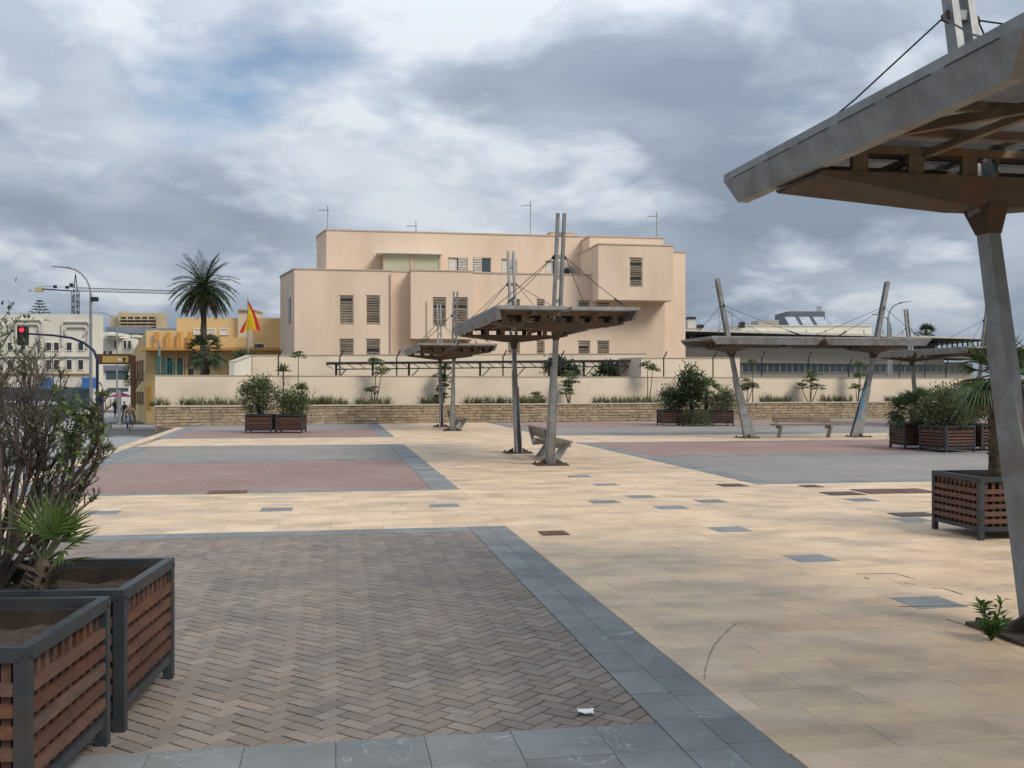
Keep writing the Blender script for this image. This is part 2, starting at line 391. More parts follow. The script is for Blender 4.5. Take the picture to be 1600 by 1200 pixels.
# near brown field in herringbone, its slab border
def herring(r, bw):
    res = []; c45 = math.sqrt(.5); cx, cy = (r[0] + r[1]) / 2, (r[2] + r[3]) / 2
    R_ = int((abs(r[1] - r[0]) + abs(r[3] - r[2])) / bw / 1.2) + 4; gp = .0044
    for x in range(-R_, R_):
        for y in range(-R_, R_):
            k = (x - y) % 4
            if k == 0: q = (x * bw + gp, y * bw + gp, (x + 2) * bw - gp, (y + 1) * bw - gp)
            elif k == 3: q = (x * bw + gp, y * bw + gp, (x + 1) * bw - gp, (y + 2) * bw - gp)
            else: continue
            pts = [(q[0], q[1]), (q[2], q[1]), (q[2], q[3]), (q[0], q[3])]
            pts = [(cx + (u - v) * c45, cy + (u + v) * c45) for u, v in pts]
            if all(p[0] < r[0] - .2 or p[0] > r[1] + .2 or p[1] < r[2] - .2 or p[1] > r[3] + .2 for p in pts): continue
            pts = clip_rect(pts, r)
            if pts: 
                ar = abs(sum(pts[i][0] * pts[(i + 1) % len(pts)][1] - pts[(i + 1) % len(pts)][0] * pts[i][1] for i in range(len(pts)))) / 2
                if ar > .0012: res.append(pts)
    return res
def sheet(name, r, z, material, label, parent=None):
    mb = MB(); mb.prism([ab(r[0], r[2], z - .2), ab(r[1], r[2], z - .2), ab(r[1], r[3], z - .2), ab(r[0], r[3], z - .2)], (0, 0, .2))
    o = mb.build(name, material, parent)
    if label: tag(o, label, 'paving', kind='structure')
    return o
fld = (-4.6, 1.52, 4.70, 11.28)
near = sheet('brick_paving', fld, -.010, 'brick_joint', 'brown herringbone brick field nearest the viewer, beside the slatted planters')
lay(herring(fld, .088), 'brick', 'bricks', 'brick_brown', near, 0, .02, .003, 298, .0012, .006)
slabs = rects((1.525, 1.742, 2.2, 11.65), .217, .42, .0014, False) + rects((1.742, 1.957, 2.2, 11.65), .215, .36, .0014, False)
slabs += rects((-4.7, 1.522, 11.285, 11.645), .42, .36, .0014, False) + rects((-4.7, 1.522, 3.95, 4.695), .40, .3725, .0014, True)
lay(slabs, 'border_slab', 'border_slabs', 'marble', plaza, .0005, .012, .0015, 200, .0008, .0012)
# farther brick fields with their slab borders
fields = [('brick_paving', (-4.85, 1.52, 16.2, 22.5), 'brick_red', 'red brick field behind the tan cross path, left of the centre pergola'),
          ('brick_paving', (-5.0, 1.52, 23.2, 28.5), 'brick_grey', 'grey brick field behind the red field, left of the centre pergola'),
          ('brick_paving', (-5.4, 1.52, 33.4, 39.0), 'brick_red', 'dull red brick field under the pair of planters before the stone wall'),
          ('brick_paving', (-5.5, 1.52, 39.6, 45.3), 'brick_grey', 'grey brick strip at the foot of the stone wall, far left'),
          ('brick_paving', (7.3, 33, 16.3, 22.2), 'brick_grey', 'wide grey brick field right of the tan path'),
          ('brick_paving', (7.3, 33, 22.9, 28.5), 'brick_red', 'red brick field in front of the bench pergola on the right'),
          ('brick_paving', (7.3, 33, 33.4, 39.2), 'brick_grey', 'grey brick field behind the bench pergola on the right'),
          ('brick_paving', (7.3, 33, 39.8, 45.6), 'brick_red', 'thin red brick field along the stone wall on the right')]
for nm, r, mt, lb in fields: sheet(nm, r, .003, mt, lb)
bs = []
for l, r_, b0, b1 in ((-5.0, 1.96, 15.9, 28.8), (-5.55, 1.96, 33.05, 45.9)):
    bs += rects((1.525, 1.957, b0, b1), .432, .42, .002, False)
    bs += rects((l, 1.52, b0, b0 + .295), .42, .295, .002, False) + rects((l, 1.52, b1 - .295, b1), .42, .295, .002, False)
    m0 = 22.5 if b0 < 20 else 39.0
    bs += rects((l, 1.52, m0, m0 + (.7 if b0 < 20 else .6)), .42, .35 if b0 < 20 else .3, .002, False)
    bs += rects((l, l + .5, b0, b1), .25, .42, .002, False) if b0 > 100 else []
for b0, b1, m0, mw in ((15.9, 28.8, 22.2, .7), (33.05, 45.9, 39.2, .6)):
    bs += rects((6.893, 7.297, b0, b1), .404, .42, .002, False)
    bs += rects((7.3, 33, b0, b0 + .395), .42, .395, .002, False) + rects((7.3, 33, b1 - .295, b1), .42, .295, .002, False)
    bs += rects((7.3, 33, m0, m0 + mw), .42, mw / 2, .002, False)
lay(bs, 'border_slab', 'border_slabs', 'marble', plaza, .0045, .014, .0015, 60, .0008, .0012)
# sloping grey border by the street on the left
mb = MB()
for b0, b1 in ((15.9, 28.8), (33.05, 45)):
    n = int((b1 - b0) / .42)
    for i in range(n):
        u0, u1 = b0 + i * .42, b0 + i * .42 + .416; mb.cur = rnd(0, 1)
        q = [ab(kerb_a(u0) + .31, u0), ab(kerb_a(u0) + .78, u0), ab(kerb_a(u1) + .78, u1), ab(kerb_a(u1) + .31, u1)]
        mb.prism([Vector((p.x, p.y, -.008)) for p in q], (0, 0, .016))
tag(mb.build('edge_slabs', 'marble', plaza), kind='stuff')
# street and pavement on the left, lower than the square
def strip(name, xl, xr, ys, dz, material, label, cat):
    mb = MB(); vs_ = []
    for Y in ys: vs_ += [(xl(Y), Y, road_z(Y) + dz), (xr(Y), Y, road_z(Y) + dz)]
    mb.add(vs_, [(2 * i, 2 * i + 1, 2 * i + 3, 2 * i + 2) for i in range(len(ys) - 1)])
    return tag(mb.build(name, material), label, cat, kind='structure')
def kerb_x(Y):
    b = (Y - ST * -5) / CT; return ab(kerb_a(b), b).x
YS = [-5, 5, 15, 25, 32, 37, 42, 47, 52, 57, 62, 70, 80, 90, 130, 220]
strip('road', lambda Y: -70, lambda Y: -.345 * Y + 1.0 if Y > 46 else kerb_x(Y) + .2, YS, 0, 'asphalt', 'dark asphalt street running past the left edge of the square', 'road')
strip('pavement', lambda Y: kerb_x(Y) - 3.2, lambda Y: kerb_x(Y) + .15, [-5, 5, 15, 25, 32, 37, 41, 45], .012, 'concrete_pave', 'light grey street strip along the kerb of the square', 'pavement')
is_ = MB()
def island(px0, px1, Y0, Y1, h, nm, lb):
    mb = MB(); z0 = road_z(Y0); z1 = road_z(Y1)
    mb.add([(gx(px0, Y0), Y0, z0 + h), (gx(px1, Y0), Y0, z0 + h), (gx(px1, Y1), Y1, z1 + h), (gx(px0, Y1), Y1, z1 + h),
            (gx(px0, Y0), Y0, z0 - .1), (gx(px1, Y0), Y0, z0 - .1), (gx(px1, Y1), Y1, z1 - .1), (gx(px0, Y1), Y1, z1 - .1)],
           [(0, 1, 2, 3), (4, 5, 1, 0), (5, 6, 2, 1), (6, 7, 3, 2), (7, 4, 0, 3)])
    tag(mb.build(nm, 'concrete_pave'), lb, 'pavement', kind='structure')
island(175, 246, 70, 74, .14, 'traffic_island', 'raised pale traffic island behind the cyclist')
island(120, 246, 82, 112, .14, 'far_pavement', 'far pavement where the pedestrians stand')
# ================================================================== GARDEN WALLS
XL, XR = -14.6, 36.0
sw = thing('stone_wall', 'low retaining wall of rough tan stone blocks along the back of the square', 'wall', wall_pt(XL, 0, 0), math.atan(WS))
LW = (XR - XL) * math.sqrt(1 + WS * WS); HW = .80
mb = MB(); mb.box((LW / 2, .32, .1), (LW, .56, 1.36)); mb.build('core', 'stone_mortar', sw)
mb = MB(); mb.box((LW / 2, .30, HW + .012), (LW + .06, .66, .055)); mb.build('coping', 'cap', sw)
blocks = []
for row in range(-4, 6):
    z0 = .0 + row * .132; x = -rnd(0, .3)
    while x < LW:
        L = rnd(.28, .62)
        if row >= 0 or x < 3.0: blocks.append((max(x, 0), min(x + L, LW), z0))
        x += L
blocks.sort(key=lambda q: abs(q[0] - 17))
def stone(mb, q):
    d = rnd(.02, .06); x0, x1, z0 = q
    if x1 - x0 < .05: return
    g_ = .008; z1 = z0 + .132 - g_; x0 += g_ / 2; x1 -= g_ / 2; i = .025
    vs_ = [(x0, .05, z0), (x1, .05, z0), (x1, .05, z1), (x0, .05, z1)]
    vs_ += [(x0 + rnd(.005, i), .05 - d * rnd(.5, 1.2), z0 + rnd(.004, i)), (x1 - rnd(.005, i), .05 - d * rnd(.5, 1.2), z0 + rnd(.004, i)),
            (x1 - rnd(.005, i), .05 - d * rnd(.5, 1.2), z1 - rnd(.004, i)), (x0 + rnd(.005, i), .05 - d * rnd(.5, 1.2), z1 - rnd(.004, i))]
    mb.add(vs_, [(4, 5, 6, 7), (0, 1, 5, 4), (1, 2, 6, 5), (2, 3, 7, 6), (3, 0, 4, 7)])
for q in blocks[:296]:
    mb = MB(); stone(mb, q)
    if mb.v: mb.build('stone_block', 'stone_block', sw)
mb = MB()
for q in blocks[296:]:
    mb.cur = rnd(0, 1); stone(mb, q)
tag(mb.build('stone_blocks', 'stone_block', sw), kind='stuff')
mb = MB(); vs_ = [wall_pt(XL + .05, .78, .6), wall_pt(XR, .78, .6), wall_pt(XR, .78, 2.5), wall_pt(XL + .05, .78, 2.5)]
mb.add(vs_, [(0, 1, 2, 3)]); tag(mb.build('planting_bed', 'soil'), 'narrow soil bed on top of the stone wall', 'soil', kind='structure')
cw = thing('cream_wall', 'long low cream rendered wall rising behind the stone wall', 'wall', wall_pt(XL, 0, 2.4), math.atan(WS))
mb = MB(); mb.box((LW / 2, .12, .75), (LW, .24, 2.7)); mb.build('render', 'cream_wall', cw)
mb = MB(); mb.box((LW / 2, .12, 2.115), (LW + .04, .30, .035)); mb.build('coping', 'cap', cw)
def fence_y(px, d): # Y on the line d behind the wall front seen at a photo column
    k = (px - 800) / F; n = Vector((-WS, 1, 0)).normalized() * d
    # X = k Y ; Y = 45.3 + WS (X - nx + 5.1) + ny
    return (45.3 + WS * (5.1 - n.x) + n.y) / (1 - WS * k)
# rear taller wall behind, with the block at its right end
def wall_px(name, px0, px1, y0, y1, Y0, Y1, zb, material, th=.3, lab=None, cat='wall', cap=None):
    p0, p1 = at(px0, y0, Y0), at(px1, y1, Y1)
    t = thing(name, lab, cat, (p0.x, p0.y, zb)); d = (p1 - p0); d.z = 0; n = Vector((-d.y, d.x, 0)).normalized() * th
    mb = MB(); L = Vector((p0.x, p0.y, zb))
    a, b = Vector((p0.x, p0.y, zb)), Vector((p1.x, p1.y, zb))
    mb.add([a, b, b + n, a + n, p0, p1, p1 + n, p0 + n], [(0, 3, 2, 1), (4, 5, 6, 7), (0, 1, 5, 4), (1, 2, 6, 5), (2, 3, 7, 6), (3, 0, 4, 7)])
    mb.build('render', material, t, off=L)
    if cap:
        mb = MB(); u = Vector((0, 0, .05)); e = n.normalized() * .04
        mb.add([p0 - e, p1 - e, p1 + n + e, p0 + n + e, p0 - e + u, p1 - e + u, p1 + n + e + u, p0 + n + e + u], [(0, 3, 2, 1), (4, 5, 6, 7), (0, 1, 5, 4), (1, 2, 6, 5), (2, 3, 7, 6), (3, 0, 4, 7)])
        mb.build('coping', cap, t, off=L)
    return t
wall_px('rear_wall', 394, 1010, 556, 553, 57, 64, -.5, 'cream_wall', lab='taller cream wall behind the dark carport, in front of the peach building', cap='cap')
wall_px('gate_wall', 366, 393, 566, 556, 55, 56.9, -.5, 'white_wall', lab='short pale sloping wall below the flag', cap='cap')
wall_px('end_wall', 1002, 1156, 560, 560, 55, 58.5, -.5, 'cream_wall', lab='cream wall block at the right foot of the peach building', cap='cap', th=2.0)
# ================================================================== MAIN PEACH BUILDING
O = Vector((gx(520, 70), 70, -.6))
bld = thing('peach_building', 'large stepped peach rendered building with louvred windows behind the garden wall', 'building', O, TH)
def bu(px, v):
    k = (px - 800) / F; return (k * (O.y + CT * v) - O.x + ST * v) / (CT - ST * k)
def bz(py, u, v): return CAMH - (py - HOR) / F * (O.y + ST * u + CT * v) - O.z
def facade(mb, u0, u1, z0, z1, v, ops, dep=.22):
    us = sorted({u0, u1, *[o[0] for o in ops], *[o[1] for o in ops]}); zs = sorted({z0, z1, *[o[2] for o in ops], *[o[3] for o in ops]})
    for i in range(len(us) - 1):
        for j in range(len(zs) - 1):
            cu, cz = (us[i] + us[i + 1]) / 2, (zs[j] + zs[j + 1]) / 2
            if any(o[0] < cu < o[1] and o[2] < cz < o[3] for o in ops): continue
            mb.add([(us[i], v, zs[j]), (us[i + 1], v, zs[j]), (us[i + 1], v, zs[j + 1]), (us[i], v, zs[j + 1])], [(0, 1, 2, 3)])
    for o in ops:
        a, b, c, d = o[:4]
        q = [(a, v, c), (b, v, c), (b, v, d), (a, v, d), (a, v + dep, c), (b, v + dep, c), (b, v + dep, d), (a, v + dep, d)]
        mb.add(q, [(0, 4, 5, 1), (1, 5, 6, 2), (2, 6, 7, 3), (3, 7, 4, 0)])
def block(name, fp, z0, z1, ops=(), cap=True, bottom=False):
    """fp: footprint [(u,v)...] anticlockwise from front-left, front-right; the front face carries the openings"""
    mb = MB(); n = len(fp)
    facade(mb, fp[0][0], fp[1][0], z0, z1, fp[0][1], ops)
    for i in range(1, n):
        p, q = fp[i], fp[(i + 1) % n]
        mb.add([(p[0], p[1], z0), (q[0], q[1], z0), (q[0], q[1], z1), (p[0], p[1], z1)], [(0, 1, 2, 3)])
    mb.add([(p[0], p[1], z1) for p in fp], [tuple(range(n))])
    if bottom: mb.add([(p[0], p[1], z0) for p in fp], [tuple(range(n))[::-1]])
    o = mb.build(name, 'peach', bld)
    if cap:
        c = MB(); cx = sum(p[0] for p in fp) / n; cy = sum(p[1] for p in fp) / n
        e = [(p[0] + .05 * (1 if p[0] > cx else -1), p[1] + .05 * (1 if p[1] > cy else -1), z1 + .003) for p in fp]
        c.prism(e, (0, 0, .09)); c.build('parapet_cap', 'peach_trim', o)
    return o
slat_mesh = {}
nslat = [0]
def window(u0, u1, z0, z1, v, kind='louvre', gaps=()):
    wd, ht = u1 - u0, z1 - z0; uc = (u0 + u1) / 2
    mb = MB(); mb.box((uc, v + .205, (z0 + z1) / 2), (wd, .02, ht)); wn = mb.build('window', 'window_dark', bld)
    f = MB()
    for x in (u0 + .035, u1 - .035): f.box((x, v + .12, (z0 + z1) / 2), (.07, .10, ht))
    for z in (z0 + .03, z1 - .03): f.box((uc, v + .12, z), (wd - .144, .10, .06))
    f.build('frame', 'louvre', wn)
    n = max(3, int((ht - .12) / .165)); pit = (ht - .12) / n
    key = round(wd, 2)
    if kind == 'louvre':
        if key not in slat_mesh:
            m_ = MB(); m_.box((0, 0, 0), (wd - .15, .016, pit * .72), R=Matrix.Rotation(.62, 3, 'X')); me_o = m_.build('slat', 'louvre', wn); slat_mesh[key] = me_o.data
            bpy.data.objects.remove(me_o)
        for k in range(n):
            if k in gaps: continue
            s_ = link('slat', slat_mesh[key], wn); s_.location = (uc, v + .10, z0 + .06 + pit * (k + .5)); s_.rotation_euler = (rnd(-.2, .12), 0, 0)
    elif kind in ('halfL', 'halfR'):
        sg = -1 if kind == 'halfL' else 1
        for k in range(6):
            m_ = MB(); m_.box((uc + sg * wd * .24, v - .02, z0 + ht * (k + .5) / 6), (wd * .46, .03, ht / 6 * .78), R=Matrix.Rotation(.35, 3, 'X')); m_.build('slat', 'louvre_white', wn)
        m_ = MB(); m_.box((uc - sg * wd * .25, v + .16, (z0 + z1) / 2), (wd * .44, .03, ht * .92)); m_.build('blind' if kind == 'halfR' else 'pane', 'louvre_white' if kind == 'halfR' else 'glass_blue', wn)
    return wn
def ops_px(lst, v):
    r = []
    for x0, x1, y0, y1 in lst:
        a, b = bu(x0, v), bu(x1, v); r.append((a, b, bz(y1, a, v), bz(y0, a, v)))
    return r
zA = bz(421, bu(460, 0), 0)
uA0, uA1 = bu(460, 0), bu(611, 0)
opA = ops_px([(530, 552.5, 461, 508), (571.5, 594, 461, 508), (530, 552.5, 529, 562), (571.5, 594, 529, 562)], 0)
block('west_block', [(uA0, 0), (uA1, 0), (uA1, 13), (uA0 - 1.2, 13), (uA0 - 1.2, 5.2)], 0, zA, opA)
for i, o in enumerate(opA): window(*o, 0, gaps=(3,) if i == 3 else ((9,) if i == 0 else ()))
vC = .75; uC1 = bu(1039, vC); uB0, uB1 = bu(642, -.55), bu(740, -.55)
opC = ops_px([(793, 812.5, 467, 512), (838, 851, 467, 512), (903, 922, 469, 513), (933, 952, 469, 513), (706, 728, 531, 562), (793, 812.5, 532, 566), (838, 851, 532, 566), (903, 922, 532, 564), (933, 952, 532, 564)], vC)
zC = bz(427, bu(740, vC), vC)
block('middle_block', [(uA1 + .003, vC), (uC1, vC), (uC1, 12.9), (uA1 + .003, 12.9)], 0, zC, opC)
for i, o in enumerate(opC): window(*o, vC, gaps=(5,) if i == 7 else ((8,) if i == 8 else ()))
opB = ops_px([(676, 697, 464, 510), (708, 731, 464, 510)], -.55)
block('bay', [(uB0, -.55), (uB1, -.55), (uB1, vC - .003), (uB0, vC - .003)], bz(529, uB0, -.55), bz(423, uB0, -.55), opB, bottom=True)
for o in opB: window(*o, -.55, gaps=(7,))
vE = 4.6; uE0, uE1 = bu(510, vE), bu(905, vE); zE = bz(360, uE0, vE)
opE = ops_px([(700, 731, 402, 425), (739, 767.5, 402, 425.5), (783, 808, 404, 428), (852, 878, 407, 430)], vE)
block('upper_block', [(uE0, vE), (bu(1034, vE), vE), (bu(1034, vE), 15), (uE0 - .75, 15), (uE0 - .75, 8.2)], zC - 3, zE, opE)
for o, k in zip(opE, ('halfR', 'halfL', 'halfR', 'halfR')): window(*o, vE, kind=k)
vD = -1.2; uD0, uD1 = bu(935, vD), bu(1052, vD)
opD = ops_px([(983.5, 1004, 402, 449)], vD)
block('cantilever_box', [(uD0, vD), (uD1, vD), (uD1, vE - .004), (uD0, vE - .004)], bz(468, uD0, vD), bz(382, uD0, vD), opD, bottom=True)
window(*opD[0], vD, gaps=(9, 3))
vE2 = 2.2; u0, u1 = bu(921, vE2), bu(1037, vE2)
block('roof_block', [(u0, vE2), (u1, vE2), (u1, 9), (u0, 9)], zC, bz(370, u0, vE2))
vF = 2.6; u0, u1 = uC1 + .004, bu(1071, vF)
block('east_block', [(u0, vF), (u1, vF), (u1, 12), (u0, 12)], 0, bz(394, u0, vF))
u0, u1 = bu(860, 8), bu(897, 8)
block('stair_head', [(u0, 8), (u1, 8), (u1, 11), (u0, 11)], zE - .5, bz(364, u0, 8))
# left slit window, downpipe, glazed balcony, AC unit
p = Vector((uA0, 0, 0)); 
sdir = Vector((-1.2, 5.2, 0)).normalized(); nrm = Vector((-sdir.y, sdir.x, 0))
mb = MB()
for k in range(6):
    c = p + sdir * 1.75 + Vector((0, 0, bz(505, uA0, 1.5) + (bz(464, uA0, 1.5) - bz(505, uA0, 1.5)) * (k + .5) / 6)) + nrm * .02
    mb.bar(c - sdir * .45, c + sdir * .45, .05, .22)
mb.build('slit_window', 'window_dark', bld)
mb = MB(); mb.tube([(uA1 - .03, -.08, .3), (uA1 - .03, -.08, zA - .2)], .055, 6); mb.build('downpipe', 'peach_trim', bld)
mb = MB(); mb.tube([(bu(667, -.62), -.62, bz(528, uB0, -.6)), (bu(667, -.62), -.62, bz(470, uB0, -.6))], .03, 5); mb.build('conduit', 'peach_trim', bld)
vb = 2.9; u0, um, u1 = bu(600, vb), bu(644, vb), bu(687, vb); zb0, zb1 = zA - .6, bz(396, u0, vb)
bal = MB(); 
for a, b in ((u0, um - .1), (um + .1, u1)): bal.box(((a + b) / 2, vb, (zb0 + zb1) / 2), (b - a - .12, .04, zb1 - zb0))
bal.box((u0, (vb + vE) / 2, (zb0 + zb1) / 2), (.05, vE - vb - .08, zb1 - zb0)); bal.box((u1, (vb + vE) / 2, (zb0 + zb1) / 2), (.05, vE - vb - .08, zb1 - zb0))
ba = bal.build('glazed_balcony', 'pale_green', bld)
for a in (u0, um, u1): fr = MB(); fr.box((a, vb - .01, (zb0 + zb1) / 2), (.12 if a != um else .3, .12, zb1 - zb0 + .02)); fr.build('frame_post', 'peach_trim', ba)
fr = MB(); fr.box(((u0 + u1) / 2 - .15, (vb + vE) / 2 - .25, zb1 + .06), (u1 - u0 + .7, vE - vb + .45, .10), R=Matrix.Rotation(.03, 3, 'X')); fr.build('awning', 'offwhite', ba)
def ac_unit(par, c, s=1.0):
    mb = MB(); mb.box(c, (.95 * s, .4 * s, .65 * s)); o = mb.build('air_conditioner', 'grey_metal', par)
    mb = MB(); mb.tube([(c[0] - .15, c[1] - .205 * s, c[2]), (c[0] - .15, c[1] - .225 * s, c[2])], .24 * s, 12); mb.build('fan_grille', 'dark_metal', o)
ac_unit(bld, (bu(904, .2) + .2, vE - .25, bz(424, bu(904, 4), 4)))
def antenna(name, px, ytop, ybase, Y, lab, side=1):
    zb = gz(ybase, Y) - .3; x = gx(px, Y); t = thing(name, lab, 'antenna', (x, Y, zb)); h = gz(ytop, Y) - zb
    mb = MB(); mb.tube([(0, 0, 0), (0, 0, h)], .035, 5); mb.build('mast', 'grey_metal', t)
    mb = MB(); zt = h - .35; mb.tube([(.12 * -side, 0, zt), (.75 * side, .2, zt)], .022, 4)
    for k in range(6): x_ = side * (.1 + .11 * k); mb.tube([(x_, -.28, zt + .02), (x_, .34, zt + .02)], .012, 4)
    mb.build('aerial', 'grey_metal', t)
Yr = 75
antenna('antenna', 512, 321, 361, 77, 'tv antenna at the left end of the peach building roof', -1)
antenna('antenna', 650, 346, 364, 77.5, 'low tv antenna left of the roof centre of the peach building', -1)
antenna('antenna', 829, 314, 369, 79, 'tall thin antenna mast near the middle of the peach building roof', -1)
antenna('antenna', 1026, 331, 371, 79, 'tv antenna on the right roof block of the peach building', -1)
# ================================================================== PERGOLAS
def make_pergola(lift=0.0, HX=1.40):
    t = thing('pergola', '', 'pergola'); ZR = 3.14 + lift; HY = 3.60
    for s in (-1, 1):
        lean = lambda z: 1.9 * s + .2 * z * s
        P = lambda x, y, z: Vector((x, lean(z) + y * s, z))
        # base plate with gussets
        mb = MB(); mb.box((0, 1.9 * s, .012), (.66, .62, .024))
        for sx in (-1, 1):
            mb.prism([(sx * .11, 1.9 * s - .015, .024), (sx * .31, 1.9 * s - .015, .024), (sx * .11, 1.9 * s - .015, .13)], (0, .03, 0))
            for sy in (-1, 1): mb.tube([(sx * .27, 1.9 * s + sy * .25, .02), (sx * .27, 1.9 * s + sy * .25, .06)], .022, 6)
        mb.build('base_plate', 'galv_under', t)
        # tapered column
        mb = MB(); vs_ = []
        for z, hx, hy in ((.02, .05, .09), (ZR - .56, .045, .068)):
            vs_ += [P(-hx, -hy, z), P(hx, -hy, z), P(hx, hy, z), P(-hx, hy, z)]
        mb.add(vs_, [(3, 2, 1, 0), (4, 5, 6, 7), (0, 1, 5, 4), (1, 2, 6, 5), (2, 3, 7, 6), (3, 0, 4, 7)]); post = mb.build('post', 'galv', t)
        mb = MB()
        for sx, zt in ((-1, 2.02), (1, 1.62)):
            x0 = sx * .0505
            mb.prism([P(x0, -.29, .02), P(x0, .10, .02), P(x0, .085, zt - .12), P(x0, .04, zt), P(x0, -.085, zt)], (sx * .018, 0, 0))
        mb.build('fin', 'galv', post)
        # neck and hull under the roof
        mb = MB(); vs_ = []
        for z, hx, hy in ((ZR - .60, .05, .075), (ZR - .44, .07, .14), (ZR - .30, .08, .20)):
            vs_ += [P(-hx, -hy, z), P(hx, -hy, z), P(hx, hy, z), P(-hx, hy, z)]
        fs = [(3, 2, 1, 0), (8, 9, 10, 11)]
        for k in (0, 4): fs += [(k, k + 1, k + 5, k + 4), (k + 1, k + 2, k + 6, k + 5), (k + 2, k + 3, k + 7, k + 6), (k + 3, k, k + 4, k + 7)]
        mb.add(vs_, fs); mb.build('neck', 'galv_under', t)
        zh = ZR - .26; yc = lean(zh)
        TX = HX - .10; hy = .36
        mb = MB(); vs_ = [(-TX, yc - hy, zh), (TX, yc - hy, zh), (TX, yc + hy, zh), (-TX, yc + hy, zh)]
        zq = ZR - .42
        vs_ += [(-TX, yc - hy + .03, zh - .025), (-.2, yc - .15, zq), (.2, yc - .15, zq), (TX, yc - hy + .03, zh - .025), (TX, yc + hy - .03, zh - .025), (.2, yc + .15, zq), (-.2, yc + .15, zq), (-TX, yc + hy - .03, zh - .025)]
        mb.add(vs_, [(0, 1, 2, 3), (0, 4, 5, 6, 7, 1), (1, 7, 8, 2), (2, 8, 9, 10, 11, 3), (3, 11, 4, 0), (5, 10, 9, 6), (4, 11, 10, 5), (7, 6, 9, 8)])
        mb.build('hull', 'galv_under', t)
        mb = MB()
        for yy in (yc - .33, yc + .33):
            mb.box((0, yy, ZR - .105), (2 * HX - .28, .05, .05))
            for x in (-1.12, -.72, -.33, .33, .72, 1.12): mb.box((x, yy, ZR - .194), (.11, .04, .126))
        mb.build('truss', 'purlin_steel', t)
        # twin blades above the roof with spacers
        z0, z1 = ZR - .45, 5.02 + lift
        for sx in (-1, 1):
            mb = MB(); mb.bar(P(sx * .066, 0, z0), P(sx * .066, 0, z1), .058, .13, up=(0, 1, 0), w1=.055, h1=.11); bl = mb.build('mast_blade', 'galv', t)
        mb = MB()
        for z in (3.32 + lift, 3.78 + lift, 4.18 + lift, 4.62 + lift): mb.box(P(0, 0, z), (.074, .08, .07))
        mb.build('spacer', 'galv', t)
        zc_ = 4.18 + lift
        for sx in (-1, 1): mb = MB(); mb.prism([P(sx * .095, -.012, zc_ + .05), P(sx * .095, -.012, zc_ - .06), P(sx * .15, -.012, zc_ - .04), P(sx * .15, -.012, zc_)], (0, .024, 0)); mb.build('cable_lug', 'galv_under', t)
        for sx in (-1, 1):
            for ye in (HY * s * .93, .5 * s):
                a, b = P(sx * .14, 0, zc_ - .02), Vector((sx * 1.2, ye, ZR + .01))
                mb = MB(); mid = a.lerp(b, .5) - Vector((0, 0, .03)); mb.tube([a, mid, b], .007, 5)
                mb.tube([a.lerp(b, .80) - Vector((0, 0, .02)), a.lerp(b, .93) - Vector((0, 0, .007))], .02, 5); mb.build('cable', 'dark_metal', t)
    # four roof panels
    for sx in (-1, 1):
        for sy in (-1, 1):
            X0, X1, Y0, Y1 = .05 * sx, HX * sx, .04 * sy, HY * sy
            mb = MB()                                         # corrugated sheet
            n = 44; vs_ = []
            for i in range(n + 1):
                y = Y0 + (Y1 - Y0) * (.01 + .98 * i / n); z = ZR - .035 + (.012 if i % 2 else -.012)
                vs_ += [(X0 * 1.0, y, z), (X1 * .985, y, z)]
            mb.add(vs_, [(2 * i, 2 * i + 1, 2 * i + 3, 2 * i + 2) for i in range(n)]); pn = mb.build('roof_sheet', 'corrugated', t)
            mb = MB()                                         # deep outer fascia, ends cut on the slant, foot leaning inwards
            prof = [(Y0, ZR), (Y1, ZR), (Y1, ZR - .055), (Y1 - .17 * sy, ZR - .245), (Y0 + .17 * sy, ZR - .245), (Y0, ZR - .055)]
            o_ = [Vector((X1 - (0 if z > ZR - .06 else .05) * sx, y, z)) for y, z in prof]
            i_ = [Vector((X1 - (.05 if z > ZR - .06 else .13) * sx, y, z)) for y, z in prof]
            k = len(prof)
            mb.add(o_ + i_, [(0, 1, 2, 5), (2, 3, 4, 5), (k, k + 5, k + 2, k + 1), (k + 2, k + 5, k + 4, k + 3)] + [(j, j + k, (j + 1) % k + k, (j + 1) % k) for j in range(k)])
            fa = mb.build('fascia', 'galv', pn)
            mb = MB()
            for j in range(6):
                y0_ = Y0 + (Y1 - Y0) * (.05 + j * .155); y1_ = y0_ + (Y1 - Y0) * .12
                mb.box((X1 + .001 * sx, (y0_ + y1_) / 2, ZR - .058), (.004, abs(y1_ - y0_), .006))
            mb.build('seam', 'dark_metal', fa)
            mb = MB()
            for y in (Y0 + .03 * sy, Y1 - .03 * sy): mb.box(((X0 + X1 * .96) / 2, y, ZR - .035), (abs(X1 * .96 - X0), .05, .068))
            mb.box((X0 + .025 * sx, (Y0 + Y1) / 2, ZR - .036), (.045, abs(Y1 - Y0) - .11, .064))
            mb.build('edge_beam', 'galv', pn)
            mb = MB()
            for j in range(1, 6):
                y = Y0 + (Y1 - Y0) * j / 6; mb.box(((X0 + X1 * .95) / 2, y, ZR - .078), (abs(X1 * .95 - X0), .045, .055))
            mb.bar((X0 + .05 * sx, Y0 + .1 * sy, ZR - .12), (X1 * .92, Y1 * .55, ZR - .12), .05, .06)
            mb.bar((X0 + .6 * sx, Y0 + .1 * sy, ZR - .128), (X0 + .6 * sx, Y1 * .97, ZR - .128), .05, .045)
            mb.build('purlin', 'purlin_steel', pn)
    return t
pg_grp = 'steel pergolas with cable-stayed masts'
per0 = make_pergola(.13, 1.49); per0.location = ab(4.52, 4.05); per0.rotation_euler.z = TH
tag(per0, 'nearest grey steel pergola, its roof cutting across the top right corner', 'pergola', pg_grp)
